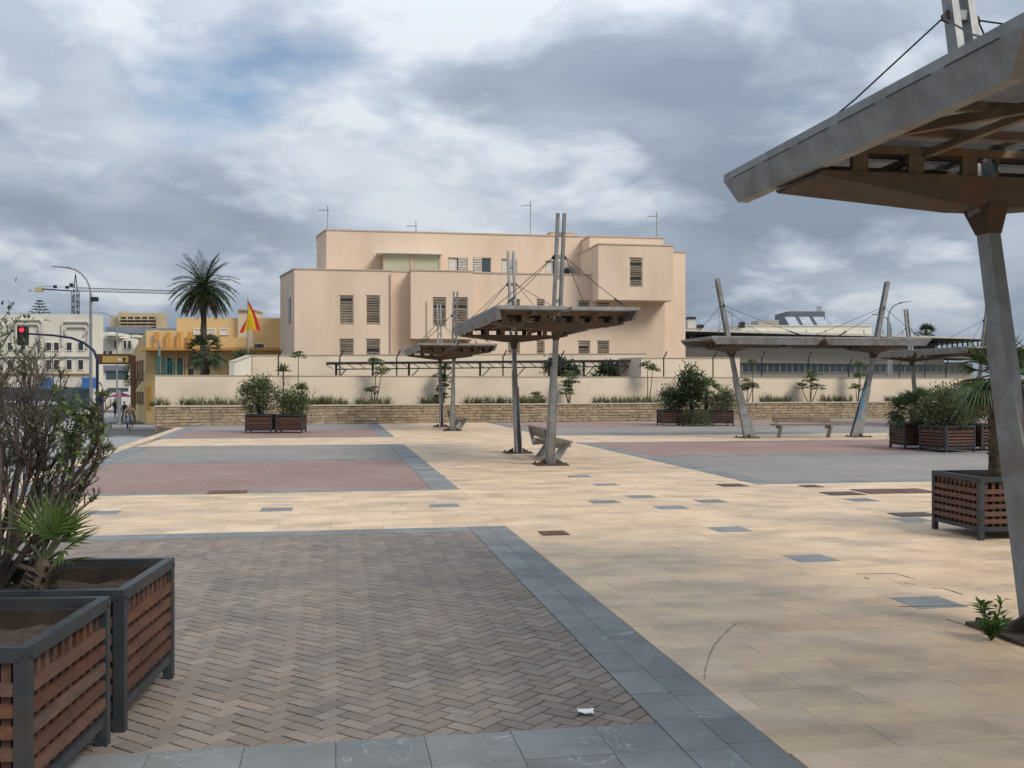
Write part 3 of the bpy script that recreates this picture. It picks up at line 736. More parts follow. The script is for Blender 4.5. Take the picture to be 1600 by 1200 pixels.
per1 = make_pergola(0); per1.location = ab(4.42, 22.55); per1.rotation_euler.z = TH
tag(per1, 'steel pergola in the middle of the tan path in front of the peach building', 'pergola', pg_grp)
for (a, b, rz, lb) in ((4.32, 39.3, TH, 'smallest farthest steel pergola on the tan path, left of the middle pergola'),
                       (14.8, 30.6, TH - PI / 2, 'broadside steel pergola with leaning posts over the wooden bench at right'),
                       (24.85, 38.5, TH, 'steel pergola far right, partly behind the tall palm and planters')):
    c = copy_tree(per1); c.location = ab(a, b); c.rotation_euler.z = rz; tag(c, lb, 'pergola', pg_grp)
# ================================================================== BENCHES
def make_bench():
    t = thing('bench', '', 'bench')           # local: length along x, seat faces -y
    for s in (-1, 1):
        x = s * .80
        mb = MB(); prof = [(-.02, 0), (.17, 0), (-.10, .30), (.23, .30), (.30, .72), (.25, .72), (.19, .40), (-.28, .40), (-.28, .36)]
        # outline drawn as leg, seat bearer and back bearer
        mb.prism([(x - .03, y, z) for y, z in [(-.02, .008), (.17, .008), (-.06, .34), (-.26, .36)]], (.06, 0, 0))
        mb.prism([(x - .035, y, z) for y, z in [(-.28, .30), (.24, .27), (.26, .375), (-.29, .415)]], (.07, 0, 0))
        mb.prism([(x - .033, y, z) for y, z in [(.16, .28), (.25, .28), (.36, .72), (.30, .72)]], (.066, 0, 0))
        mb.build('end_frame', 'galv', t)
        mb = MB(); mb.box((x, .075, .004), (.12, .26, .008)); mb.build('foot', 'galv', t)
    for k in range(4):
        mb = MB(); mb.cur = rnd(0, 1); mb.box((0, -.225 + k * .112, .425 - k * .008), (2.1, .10, .035)); mb.build('seat_slat', 'wood_old', t)
    for k in range(2):
        mb = MB(); mb.box((0, .235 + k * .03, .535 + k * .118), (1.9, .032, .105), R=Matrix.Rotation(-.24, 3, 'X')); mb.build('back_slat', 'wood_old', t)
    return t
bg_ = 'steel and timber benches under the pergolas'
b0 = make_bench(); b0.location = ab(4.80, 22.45); b0.rotation_euler.z = TH + PI / 2; tag(b0, 'bench seen from its end behind the near post of the middle pergola', 'bench', bg_)
b1 = copy_tree(b0); b1.location = ab(14.75, 30.45); b1.rotation_euler.z = TH - .12; tag(b1, 'bench facing the viewer between the two leaning posts of the broadside pergola', 'bench', bg_)
b2 = copy_tree(b0); b2.location = ab(4.75, 39.2); b2.rotation_euler.z = TH + PI / 2; tag(b2, 'tiny far bench beside the posts of the smallest pergola', 'bench', bg_)
# ================================================================== PLANTERS
def make_planter(W=.92, H=.66):
    t = thing('planter', '', 'planter'); h = W / 2
    for sx in (-1, 1):
        for sy in (-1, 1):
            mb = MB(); mb.box((sx * (h - .026), sy * (h - .026), (H - .004) / 2), (.052, .052, H - .004)); p_ = mb.build('post', 'steel_dark', t)
            mb = MB()
            for z in (H - .035,):
                mb.tube([(sx * (h - .03), sy * h, z), (sx * (h - .03), sy * (h + .008), z)], .010, 6); mb.tube([(sx * h, sy * (h - .03), z), (sx * (h + .008), sy * (h - .03), z)], .010, 6)
            mb.build('bolt', 'steel_dark', p_)
    for k in range(4):
        R = Matrix.Rotation(k * PI / 2, 3, 'Z'); L = W - .106
        mb = MB(); mb.box(R @ Vector((0, -h + .021, H - .027)), (W - .004 if k % 2 == 0 else W - .09, .044, .054), k * PI / 2); mb.build('top_rail', 'steel_dark', t)
        mb = MB(); mb.box(R @ Vector((0, -h + .022, .115)), (L, .03, .045), k * PI / 2); mb.build('bottom_rail', 'steel_dark', t)
        hs, vs2 = [], []
        for j in range(5):
            z = .175 + j * .078
            if j == 0 and k == 0: 
                mb = MB(); mb.box((0, 0, 0), (L - .004, .020, .047)); hm = mb.build('slat', 'wood', t).data; bpy.data.objects.remove(bpy.data.objects[[o.name for o in t.children if o.data is hm][0]])
                mb = MB(); mb.box((0, 0, 0), (.036, .018, H - .20)); vm = mb.build('slat', 'wood', t).data; bpy.data.objects.remove(bpy.data.objects[[o.name for o in t.children if o.data is vm][0]])
                t['hm'] = hm.name; t['vm'] = vm.name
            s_ = link('slat', bpy.data.meshes[t['hm']], t); s_.location = R @ Vector((0, -h + .014, z + .02)); s_.rotation_euler.z = k * PI / 2
        nv = 10
        for j in range(nv):
            x = -L / 2 + .035 + (L - .07) * j / (nv - 1)
            s_ = link('slat', bpy.data.meshes[t['vm']], t); s_.location = R @ Vector((x, -h + .036, .10 + (H - .12) / 2)); s_.rotation_euler.z = k * PI / 2
    del t['hm']; del t['vm']
    mb = MB(); q = h - .075
    for k in range(4): mb.box(Matrix.Rotation(k * PI / 2, 3, 'Z') @ Vector((0, -q, .36)), (2 * q + .01, .012, .52), k * PI / 2)
    mb.box((0, 0, .105), (2 * q, 2 * q, .01)); mb.build('liner', 'liner', t)
    mb = MB(); n = 9; vs_ = []
    for i in range(n):
        for j in range(n): vs_.append(((i / (n - 1) - .5) * 2 * (q - .008), (j / (n - 1) - .5) * 2 * (q - .008), H - .115 + rnd(-.02, .02)))
    mb.add(vs_, [(i * n + j, (i + 1) * n + j, (i + 1) * n + j + 1, i * n + j + 1) for i in range(n - 1) for j in range(n - 1)])
    mb.build('soil', 'soil', t, smooth=True)
    return t
pgp = 'timber lattice planters in steel frames'
PLANTERS = [  # X, Y, rotation, label
    (-2.235, 4.12, .068, 'nearest lattice planter, cut by the bottom left corner of the photo'),
    (-2.29, 5.17, .075, 'lattice planter holding the small fan palm and bare shrub at left'),
    (5.27, 11.2, .143, 'lattice planter with the tall palm behind the near steel post'),
    (-8.83, 36.0, .05, 'left planter of the pair before the stone wall, holding an airy shrub'),
    (-7.77, 36.05, .03, 'right planter of the pair before the stone wall, holding yuccas'),
    (6.62, 42.9, .10, 'left planter of the cluster left of the broadside pergola'),
    (7.58, 42.6, .55, 'turned middle planter of that cluster, overgrown with trailing plants'),
    (8.72, 42.9, .05, 'right planter of the cluster, touching the leaning post from behind'),
    (10.5, 26.75, .06, 'left planter of the group at right, with shaggy fan palms'),
    (10.83, 25.5, .36, 'turned front planter of the group at right, with a grey-green bush'),
    (12.05, 26.2, .30, 'rightmost planter of the right group, half hidden by the steel post')]
pl0 = make_planter(); POBJ = []
for i, (x, y, r, lb) in enumerate(PLANTERS):
    o = pl0 if i == 0 else copy_tree(pl0); o.location = (x, y, 0); o.rotation_euler.z = r; tag(o, lb, 'planter', pgp); POBJ.append(o)
# ================================================================== PLANTS
def rot_to(d, roll=0.0):
    return Vector(d).normalized().to_track_quat('Y', 'Z').to_matrix() @ Matrix.Rotation(roll, 3, 'Y')
def leaf(mb, p, d, L, W, fold=.25, roll=None, droop=.15):
    R = rot_to(d, rnd(-.8, .8) if roll is None else roll); p = Vector(p)
    a = p + R @ Vector((-W / 2, L * .45, W * fold)); b = p + R @ Vector((W / 2, L * .45, W * fold)); m_ = p + R @ Vector((0, L * .5, 0)); e = p + R @ Vector((0, L, -L * droop))
    mb.add([p, b, e, a, m_], [(0, 1, 4), (1, 2, 4), (2, 3, 4), (3, 0, 4)])
def fan_frond(mb, mbp, base, d, pet, rad, nseg=18, spread=2.5, droop=.3, wid=.055, curl=0.0):
    d = Vector(d).normalized(); base = Vector(base); tip = base + d * pet + Vector((0, 0, -pet * droop * .15))
    mbp.tube([base, base.lerp(tip, .5) + Vector((0, 0, .03 * pet)), tip], [.016, .011, .008], 5)
    R = rot_to((tip - base), rnd(-.5, .5))
    for k in range(nseg):
        t = -spread / 2 + spread * (k + rnd(-.2, .2)) / (nseg - 1); L = rad * (1 - .25 * abs(t) / (spread / 2)) * rnd(.88, 1.05)
        dr = R @ Vector((math.sin(t), math.cos(t), .12 * math.cos(t * 2))); side = R @ Vector((math.cos(t), -math.sin(t), 0)); nn = R @ Vector((0, 0, 1))
        p1 = tip + dr * L * .5 - Vector((0, 0, droop * L * .10)); p2 = tip + dr * L - Vector((0, 0, droop * L * rnd(.3, .7)))
        w_ = wid * rad * 1.4; mb.cur = rnd(0, 1)
        mb.add([tip, p1 - side * w_ / 2 + nn * w_ * .2, p1, p1 + side * w_ / 2 + nn * w_ * .2, p2], [(0, 2, 1), (0, 3, 2), (1, 2, 4), (2, 3, 4)])
def shell_pt(rx, ry, rz, inner=.35):
    while True:
        v = Vector((rnd(-1, 1), rnd(-1, 1), rnd(-1, 1)))
        if inner < v.length < 1: return Vector((v.x * rx, v.y * ry, v.z * rz))
def shrub(name, lab, base, h, rx, leafmat, nclump=26, per=42, L=.10, W=.03,  stems=8, cat='shrub', group=None, zc=.58, spread=.9, loose=.16):
    base = Vector(base); t = thing(name, lab, cat, base, 0, group); st = MB(); lf = MB()
    for k in range(nclump):
        c = shell_pt(rx, rx, h * .42, .25); c.z += h * zc
        c.z = max(c.z, .06)
        root = Vector((rnd(-.08, .08), rnd(-.08, .08), 0))
        if k < stems * 2: st.tube([root, Vector((c.x * .3, c.y * .3, c.z * .55)), c], [.018, .011, .004], 4, False)
        for _ in range(int(per * 1.9)):
            p = c + Vector((random.gauss(0, loose), random.gauss(0, loose), random.gauss(0, loose)))
            if p.z < .02: continue
            d = (p - Vector((0, 0, h * .35))).normalized() * spread + Vector((rnd(-1, 1), rnd(-1, 1), rnd(-.5, 1.1)))
            lf.cur = rnd(0, 1); leaf(lf, p, d, L * rnd(.6, 1.25), W * 1.45 * rnd(.7, 1.2))
    st.build('stems', 'twig', t); lf.build('foliage', leafmat, t); return t
def sword_tuft(lf, c, n, L, W, up=.55, dry=0):
    for _ in range(n):
        az = rnd(0, 2 * PI); el = rnd(up - .5, up + .75); el = min(el, 1.45)
        d = Vector((math.cos(az) * math.cos(el), math.sin(az) * math.cos(el), math.sin(el))); lf.cur = rnd(0, 1); leaf(lf, c, d, L * rnd(.7, 1.1), W, fold=.2, droop=rnd(.0, .2))
def yucca(name, lab, base, h, n=1, L=.38, W=.035, leafmat='leaf_mid', group=None):
    base = Vector(base); t = thing(name, lab, 'yucca', base, 0, group); st = MB(); lf = MB()
    for k in range(n):
        hh = h * (1 if k == 0 else rnd(.4, .85)); x, y = (0, 0) if k == 0 else (rnd(-.2, .2), rnd(-.15, .15))
        st.tube([(x * .3, y * .3, 0), (x, y, hh * .6), (x, y, hh)], [.035, .028, .03], 6); sword_tuft(lf, Vector((x, y, hh)), 70, L, W)
    st.build('trunk', 'bark', t); lf.build('leaves', leafmat, t); return t
def fan_palm(name, lab, base, h, n, pet, rad, leafmat='fan_leaf', trunk_r=.07, dry=5, elmin=-.3, elmax=1.3, lean=(0, 0), seg=18, spread=2.6, group=None, azr=None, wid=.055):
    base = Vector(base); t = thing(name, lab, 'palm', base, 0, group); st = MB(); lf = MB(); pt = MB(); dr = MB()
    n_ = 7; pts = [Vector((lean[0] * (i / n_) ** 1.3, lean[1] * i / n_, h * i / n_)) for i in range(n_ + 1)]
    st.tube(pts, [trunk_r * (1.25 - .35 * i / n_ + rnd(-.06, .06)) for i in range(n_ + 1)], 9)
    for i in range(int(h * 70)):                       # leaf-base stubs
        z = rnd(.15, 1) * h; az = rnd(0, 2 * PI); f_ = z / h; c = Vector((lean[0] * f_ ** 1.3, lean[1] * f_, z)); d = Vector((math.cos(az), math.sin(az), rnd(.3, 1.1)))
        st.bar(c + d * trunk_r * .5, c + d * trunk_r * 1.35, trunk_r * .45, trunk_r * .2, w1=trunk_r * .15)
    top = pts[-1]
    for k in range(n):
        az = k * 2.4 + rnd(-.3, .3) if azr is None else rnd(*azr); el = elmin + (elmax - elmin) * ((k + .5) / n) ** .9
        d = Vector((math.cos(az) * math.cos(el), math.sin(az) * math.cos(el), math.sin(el))); fan_frond(lf, pt, top - Vector((0, 0, .04)), d, pet * rnd(.8, 1.15), rad * rnd(.85, 1.1), seg, spread, .5 + .4 * (el < .2), wid)
    for k in range(dry):
        az = rnd(0, 2 * PI); el = rnd(-1.2, -.5); d = Vector((math.cos(az) * math.cos(el), math.sin(az) * math.cos(el), math.sin(el)))
        fan_frond(dr, pt, top - Vector((0, 0, .08)), d, pet * .6, rad * .7, 12, 1.6, 1.0, .04)
    st.build('trunk', 'palm_trunk', t, smooth=True); lf.build('fronds', leafmat, t); pt.build('petioles', 'leaf_olive', t)
    if dry: dr.build('dry_fronds', 'palm_dry', t)
    return t
SZ = .55
def on_planter(i, dx=0, dy=0):
    x, y, r, _ = PLANTERS[i]; c, s = math.cos(r), math.sin(r); return Vector((x + c * dx - s * dy, y + s * dx + c * dy, SZ - .02))
# --- near left: big half-bare shrub
def bare_shrub(base):
    t = thing('bare_shrub', 'big twiggy half-bare shrub in the planter at the left edge', 'shrub', base); st = MB(); lf = MB(); gl = MB()
    def grow(p, d, L, r, lev):
        L *= max(.30, min(1, (1.85 - p.z) / .75)) * (.62 if p.x > .30 else 1)
        pts = [p]; q = p.copy(); dd = d.copy(); n = 4
        for i in range(n):
            dd = (dd + Vector((rnd(-.17, .17), rnd(-.17, .17), rnd(-.04, .15)))).normalized()
            if q.x > .56: dd.x = min(dd.x, .05)
            q = q + dd * L / n; pts.append(q.copy())
        st.cur = rnd(0, 1); st.tube(pts, [(r if lev < 2 else r * .8) * (1 - .55 * i / n) for i in range(n + 1)], 5 if lev < 2 else 3, False)
        if lev >= 2 and random.random() < .13:
            for _ in range(7 if lev > 2 else 4):
                c = pts[random.randint(1, n)]; lf.cur = rnd(0, 1); leaf(lf, c, Vector((rnd(-1, 1), rnd(-1, 1), rnd(-.2, 1.2))), rnd(.02, .045), .008)
        if lev < 4:
            for k in range((4, 5, 4, 4)[lev]):
                i = random.randint(1, n); nd = (dd + Vector((rnd(-.75, .75), rnd(-.75, .75), rnd(-.3, .55)))).normalized()
                grow(pts[i], nd, L * rnd(.42, .68), r * (.62 if lev else .5), lev + 1)
    for k in range(8):
        az = rnd(-.5, 3.6); sp = rnd(.12, .62)
        d = Vector((math.cos(az) * sp + .1, math.sin(az) * sp * .6, 1)).normalized(); grow(Vector((rnd(-.06, .06), rnd(-.06, .06), 0)), d, rnd(.80, 1.02), .020, 0)
    for sp in (.60, .48, .30): grow(Vector((0, 0, 0)), Vector((sp, .05, .8)).normalized(), .68, .019, 0)
    for c0, rr, nn in ((Vector((.50, -.1, .83)), .050, 0), (Vector((.44, -.1, .92)), .04, 0), (Vector((-.03, -.1, 1.27)), .11, 420), (Vector((-.14, -.05, 1.0)), .12, 180), (Vector((.02, -.2, .30)), .10, 60), (Vector((-.08, -.15, .10)), .10, 200)):
        for k in range(5):
            e = c0 + Vector((random.gauss(0, rr), random.gauss(0, rr), random.gauss(0, rr))); m_ = Vector((e.x * .75, e.y * .5, e.z * .5)); st.tube([Vector((e.x * .3, 0, 0)), m_, e], [.007, .005, .003], 4, False)
        for _ in range(nn):
            c = c0 + Vector((random.gauss(0, rr), random.gauss(0, rr), random.gauss(0, rr))); gl.cur = rnd(0, 1); leaf(gl, c, Vector((rnd(-1, 1), rnd(-1, 1), rnd(0, 1.2))), rnd(.025, .05), .018)
    for c0, rr, nn in ((Vector((.48, -.1, .83)), .062, 150), (Vector((.43, -.1, .95)), .05, 80), (Vector((.54, -.1, .90)), .045, 60), (Vector((.45, -.1, .70)), .05, 50)):
        for _ in range(nn):
            c = c0 + Vector((random.gauss(0, rr), random.gauss(0, rr), random.gauss(0, rr))); gl.cur = rnd(0, 1); leaf(gl, c, Vector((rnd(-1, 1), rnd(-1, 1), rnd(0, 1.2))), rnd(.03, .055), .024)
    st.build('branches', 'twig', t); lf.build('sparse_leaves', 'leaf_olive', t); gl.build('green_sprigs', 'leaf_mid', t)
random.seed(21)
bare_shrub(Vector((-2.66, 5.22, SZ - .02)))
random.seed(5)
t = thing('small_fan_palm', 'small fan palm with a stubby trunk in the near left planter', 'palm', (-2.33, 5.08, SZ - .02)); st = MB(); lf = MB(); pt = MB()
st.tube([(0, 0, 0), (0, 0, .10), (.01, 0, .19), (.01, 0, .22)], [.05, .045, .042, .03], 9)
for k in range(22): az = k * 2.4; z = .05 + .006 * k; st.bar((math.cos(az) * .035, math.sin(az) * .035, z), (math.cos(az) * (.075 + .03 * (k % 3)), math.sin(az) * .08, z + .035), .022, .008, w1=.006)
for d, pe, ra in (((.55, -.2, 1.0), .15, .34), ((.9, -.3, .55), .12, .30), ((.05, -.2, 1.0), .14, .32), ((.95, -.15, .12), .10, .22), ((-.5, -.2, .8), .11, .25), ((-.9, .1, .35), .10, .22), ((.2, .6, .7), .12, .24), ((.6, .3, .95), .13, .25)): fan_frond(lf, pt, Vector((.01, 0, .205)), d, pe, ra, 20, 2.5, .25, .042)
st.build('trunk', 'palm_trunk', t); lf.build('fronds', 'fan_leaf', t); pt.build('petioles', 'leaf_olive', t)
t = thing('weed', 'tiny green seedling in the soil right of the small fan palm', 'weed', (-2.02, 5.02, SZ - .01)); lf = MB(); sword_tuft(lf, Vector((0, 0, 0)), 12, .06, .012); lf.build('leaves', 'leaf_bright', t)
t = thing('weed', 'bright green leafy weed beside the near steel post base', 'weed', (3.03, 6.47, .0)); t.scale = (1.45, 1.45, 1.45); lf = MB(); st = MB()
for k in range(9):
    az = k * 2.4; r_ = .02 + .05 * rnd(.2, 1); top = Vector((math.cos(az) * r_ * 1.3, math.sin(az) * r_ * 1.3, rnd(.07, .17))); st.tube([(0, 0, 0), top], .004, 4)
    for j in range(26):
        c = Vector((0, 0, .004)).lerp(top, rnd(.04, 1)); a2 = rnd(0, 2 * PI); lf.cur = rnd(0, 1); leaf(lf, c, Vector((math.cos(a2), math.sin(a2), rnd(.25, 1.1))), rnd(.045, .07), .015)
st.build('stems', 'leaf_mid', t); lf.build('leaves', 'leaf_bright', t)
# --- right near palm
random.seed(9)
fan_palm('tall_fan_palm', 'fan palm with bare trunk and drooping fronds behind the near steel post', on_planter(2, .05, .0), 1.24, 18, .17, .47, leafmat='palm_frond', trunk_r=.085, dry=11, elmin=-.75, elmax=1.25, seg=22, spread=2.2, wid=.042)
# --- far left pair
shrub('oleander', 'airy olive-green shrub in the left planter of the far pair', on_planter(3), 1.42, .66, 'leaf_olive', 46, 34, .12, .035, 12, loose=.13)
shrub('bushy_shrub', 'dense green shrub at the foot of the yuccas in the far pair', on_planter(4, .1), .95, .50, 'leaf_mid', 30, 40, .13, .03, 8)
yucca('yucca', 'tall single yucca rising from the right planter of the far pair', on_planter(4, -.3, .1), 1.62, 1, .36, .05)
yucca('yucca', 'lower yucca at the right end of the far planter pair', on_planter(4, .36, .05), 1.0, 1, .34, .05)
# --- back cluster
shrub('dark_shrub', 'dark conical shrub in the left planter of the back cluster', on_planter(5, .1), 1.15, .62, 'leaf_dark', 34, 50, .12, .03, 8, zc=.45)
shrub('tall_dark_shrub', 'tall dark rounded shrub in the middle of the back cluster', on_planter(6, -.15), 1.85, .52, 'leaf_dark', 44, 46, .13, .045, 9)
fan_palm('cluster_fan_palm', 'fan palm in the back cluster left of the leaning post', on_planter(7, -.55, .15), .95, 12, .38, .55, dry=4, elmin=-.35, group=None)
shrub('olive_shrub', 'loose olive shrub in the right planter of the back cluster', on_planter(7, .1), .95, .55, 'leaf_olive', 32, 40, .12, .03, 8, zc=.48)
t = thing('trailing_plant', 'trailing plant hanging over the middle planter of the back cluster', 'plant', on_planter(6)); lf = MB()
for k in range(1500):
    az = rnd(-2.9, -.2); q = Vector((math.cos(az) * rnd(.45, .74), math.sin(az) * rnd(.5, .74), 0)); z = .16 - rnd(0, .62) ** 1.0; lf.cur = rnd(0, 1); leaf(lf, Vector((q.x, q.y, z)), Vector((rnd(-.4, .4), rnd(-.4, .1), -1)), rnd(.08, .16), .02)
lf.build('foliage', 'leaf_olive', t)
# --- right group
fan_palm('shaggy_palm', 'low shaggy fan palm spilling over the left planter of the right group', on_planter(8, -.05, -.05), .45, 26, .36, .50, leafmat='palm_leaf', dry=4, elmin=-.6, elmax=1.25)
fan_palm('shaggy_palm', 'second low fan palm behind, right of the shaggy one in the right group', on_planter(8, .40, .25), .55, 14, .4, .45, leafmat='fan_leaf', dry=2, elmin=-.2, elmax=1.3)
shrub('grey_green_bush', 'grey-green bush filling the turned front planter of the right group', on_planter(9, .05), 1.02, .62, 'leaf_olive', 52, 46, .11, .024, 14, zc=.5, loose=.12)
shrub('green_bush', 'darker green bush behind the grey-green one, right group', on_planter(10, -.35, .2), 1.05, .5, 'leaf_mid', 30, 44, .11, .026, 8)
yucca('yucca', 'yucca beside the palm trunk at the right end of the right group', on_planter(10, .1, -.1), .75, 1, .55, .05)
# --- plants along the garden wall
def bed(px, d=1.5):
    Y = fence_y(px, d); return Vector((gx(px, Y), Y, .77))
lf = MB(); cl = []
for x0, x1, dens in ((238, 262, 9), (283, 385, 9), (468, 540, 5), (560, 608, 9), (660, 690, 7), (730, 800, 7), (805, 850, 5), (930, 985, 8), (985, 1030, 9), (1190, 1235, 6), (1285, 1330, 7), (1385, 1440, 8), (1450, 1520, 6)):
    x = x0
    while x < x1:
        cl.append(x); x += dens * rnd(.5, 1.2)
for x in cl:
    c = bed(x, rnd(.9, 1.9)); sword_tuft(lf, c, 46, rnd(.42, .62), .030, up=.7)
tag(lf.build('wall_top_grass', 'grass_dry'), 'strap-leaved clumps growing along the foot of the cream wall', 'ground cover', kind='stuff')
def umbrella_plant(lab, px, hs, leafmat='leaf_mid', r=.34, d=1.6, ytop=None):
    b = bed(px, d); t = thing('umbrella_plant', lab, 'plant', b, 0, 'leggy umbrella plants along the cream wall'); st = MB(); lf = MB()
    for dx, h in hs:
        top = Vector((dx, rnd(-.1, .1), h)); st.tube([(dx * .15, 0, 0), (dx * .7, 0, h * .5), top], [.03, .022, .016], 5)
        for k in range(16):
            az = rnd(0, 2 * PI); el = rnd(-.2, 1.2); dd = Vector((math.cos(az) * math.cos(el), math.sin(az) * math.cos(el), math.sin(el))); c = top + dd * r * rnd(.5, 1); st.tube([top, c], .006, 3, False)
            for j in range(7):
                a2 = j * .9; lf.cur = rnd(0, 1); leaf(lf, c, Vector((math.cos(a2), math.sin(a2), rnd(-.5, .15))), r * .62, r * .2)
    st.build('stems', 'bark', t); lf.build('leaves', leafmat, t)
umbrella_plant('leggy umbrella plant between the far planters and the tall yucca, crown above the wall', 466, [(0, 2.2)], r=.3)
umbrella_plant('umbrella plant with two crowns right of the far planters', 584, [(.1, 1.9), (-.1, .6), (.35, 1.5)])
umbrella_plant('dense climbing umbrella plant behind the posts of the smallest pergola', 692, [(-.2, 1.3), (.15, 1.1), (0, .7), (.1, 1.7), (-.1, .4)], 'leaf_dark')
umbrella_plant('bushy umbrella plant just right of the middle pergola', 889, [(0, 1.35), (-.2, .9), (.15, 1.1), (-.1, .5)])
umbrella_plant('sparse umbrella plant with bare branches left of the back cluster', 1012, [(0, 1.9), (.25, 1.7)])
umbrella_plant('umbrella plant right of the left leaning post', 1166, [(.1, 1.0), (-.2, .7), (.3, .8)])
umbrella_plant('umbrella plant above the bench, two tiers of leaves', 1266, [(0, 1.15), (-.45, .8), (.35, .8), (.1, 1.5)])
umbrella_plant('umbrella plant beside the right leaning post', 1340, [(.1, 2.0), (-.1, .75), (.15, 1.4)])
umbrella_plant('small yellowish umbrella plant between the two posts of the middle pergola', 836, [(0, .45), (.15, .3)], 'leaf_olive', r=.25)
umbrella_plant('thin umbrella plant left of the leaning post, only its top above the wall', 1176, [(0, 2.1)], r=.26)
# ================================================================== CARPORT, FENCE POSTS
Yc0, Yc1 = 54.2, 57.0
cp = thing('carport', 'long low dark steel carport running behind the cream wall', 'carport', (gx(510, Yc0), Yc0, -.5))
a, b = at(510, 568, Yc0), at(996, 564, Yc1); off = Vector(cp.location)
mb = MB(); mb.bar(a, b, 2.2, .10); mb.build('roof', 'dark_metal', cp, off=off)
mb = MB(); mb.bar(a + Vector((.6, -.9, -.32)), b + Vector((-.3, -.9, -.32)), .06, .06)
L = (b - a).length
n = 30
for k in range(n):
    p0 = a.lerp(b, (k + .2) / n) + Vector((0, -.9, -.06)); p1 = a.lerp(b, (k + .9) / n) + Vector((0, -.9, -.32)); mb.bar(p0, p1, .035, .035)
mb.build('truss', 'dark_metal', cp, off=off)
for k in range(9):
    q = a.lerp(b, (k + .35) / 9) + Vector((0, -.9, 0)); mb = MB(); mb.bar((q.x, q.y, -.5), (q.x, q.y, q.z - .04), .11, .11); mb.bar((q.x, q.y, q.z - .9), (q.x + .55, q.y, q.z - .3), .05, .05); mb.build('post', 'dark_metal', cp, off=off)
for px, yt in ((435, 546), (531, 547), (620, 547), (786, 547), (876, 548), (1037, 549), (1114, 550), (1190, 550), (1263, 550), (1326, 561), (1405, 560), (1445, 560), (1478, 560)):
    Y = fence_y(px, 2.66); zb = .4; x = gx(px, Y); zt = gz(yt, Y); nth = {435: 'leftmost, by the flag end'}.get(px)
    t = thing('fence_post', 'cranked dark fence post on the wall near %s' % {435: 'the tall yucca, leftmost', 531: 'the left end of the carport', 620: 'the left side of the bay', 786: 'the far post of the middle pergola', 876: 'the right of the middle pergola', 1037: 'the right end of the peach building', 1114: 'the left leaning post, behind it', 1190: 'the left leaning post, right of it', 1263: 'the middle of the bench pergola', 1326: 'the right leaning post, left of it', 1405: 'the right leaning post', 1445: 'the far right pergola', 1478: 'the palm fronds on the right'}[px], 'fence post', (x, Y, zb), 0, 'cranked posts along the cream wall')
    mb = MB(); mb.tube([(0, 0, 0), (0, 0, zt - zb - .32), (.06, 0, zt - zb - .25), (.17, 0, zt - zb)], .035, 5); mb.build('post', 'dark_metal', t)
# ================================================================== LEFT: DATE PALM, FLAG, YELLOW BUILDING
def date_palm(lab, base, h, R, n=88):
    t = thing('date_palm', lab, 'palm', base); st = MB(); lf = MB(); dr = MB(); N_ = 16
    st.tube([(rnd(-.03, .03), 0, h * i / N_) for i in range(N_ + 1)], [.23 + (.04 if i % 2 else 0) + (.12 if i > 13 else 0) - .004 * i for i in range(N_ + 1)], 10)
    top = Vector((0, 0, h + .1))
    for k in range(n):
        az = k * 2.39996 + rnd(-.15, .15); f_ = (k + .5) / n; el = 1.35 - 2.15 * f_; dryf = f_ > .80
        L = R * rnd(.88, 1.08) * (1.0 if f_ < .8 else .9); d = Vector((math.cos(az) * math.cos(el), math.sin(az) * math.cos(el), math.sin(el)))
        m_ = dr if dryf else lf; pts = []; q = top.copy(); nn = 12; dd = d.copy()
        for i in range(nn + 1):
            pts.append(q.copy()); dd = (dd + Vector((0, 0, -.105 * (1.2 if el < 1 else .75)))).normalized(); q = q + dd * L / nn
        m_.cur = rnd(0, 1); m_.tube(pts, [.03 * (1 - .8 * i / nn) for i in range(nn + 1)], 3, False)
        for i in range(1, nn):
            for u_ in (0, .33, .66):
                p = pts[i].lerp(pts[i + 1], u_); ax = (pts[i + 1] - pts[i]).normalized(); sd = ax.cross(Vector((0, 0, 1))); sd = sd.normalized() if sd.length > .05 else Vector((1, 0, 0)); ll = .52 * math.sin(PI * min(1, (i + u_ + 1.5) / (nn + 1.2))) + .10
                for s in (-1, 1): m_.cur = rnd(0, 1); leaf(m_, p, sd * s + ax * .9 + Vector((0, 0, rnd(-.25, .3))), ll, .055, fold=.1, roll=0)
    st.build('trunk', 'palm_trunk', t, smooth=True); lf.build('fronds', 'palm_leaf', t); dr.build('dry_fronds', 'palm_dry', t)
random.seed(3)
date_palm('tall date palm with round crown left of the peach building', Vector((gx(318, 72), 72, -.8)), gz(452, 72) + .8, 2.75)
random.seed(4)
bp = Vector((gx(322, 62), 62, -.6))
fan_palm('bushy_fan_palm', 'bushy drooping fan palm at the foot of the tall date palm', bp, gz(548, 62) + .6, 34, .75, .85, leafmat='palm_leaf', trunk_r=.18, dry=14, elmin=-.9, elmax=1.2, seg=16)
shrub('yard_shrub', 'dark green shrub behind the carport right of the middle pergola', at(880, 590, 60) - Vector((0, 0, .8)), 2.0, 1.0, 'leaf_dark', 34, 40, .25, .07, 8)
shrub('yard_shrub', 'low dark shrub behind the right end of the carport', at(955, 592, 60) - Vector((0, 0, .8)), 1.6, 1.1, 'leaf_dark', 34, 40, .25, .07, 8)
shrub('yard_shrub', 'small green shrub under the flag behind the cream wall', at(380, 580, 58) - Vector((0, 0, .5)), 1.5, .5, 'leaf_mid', 24, 40, .2, .06, 8)
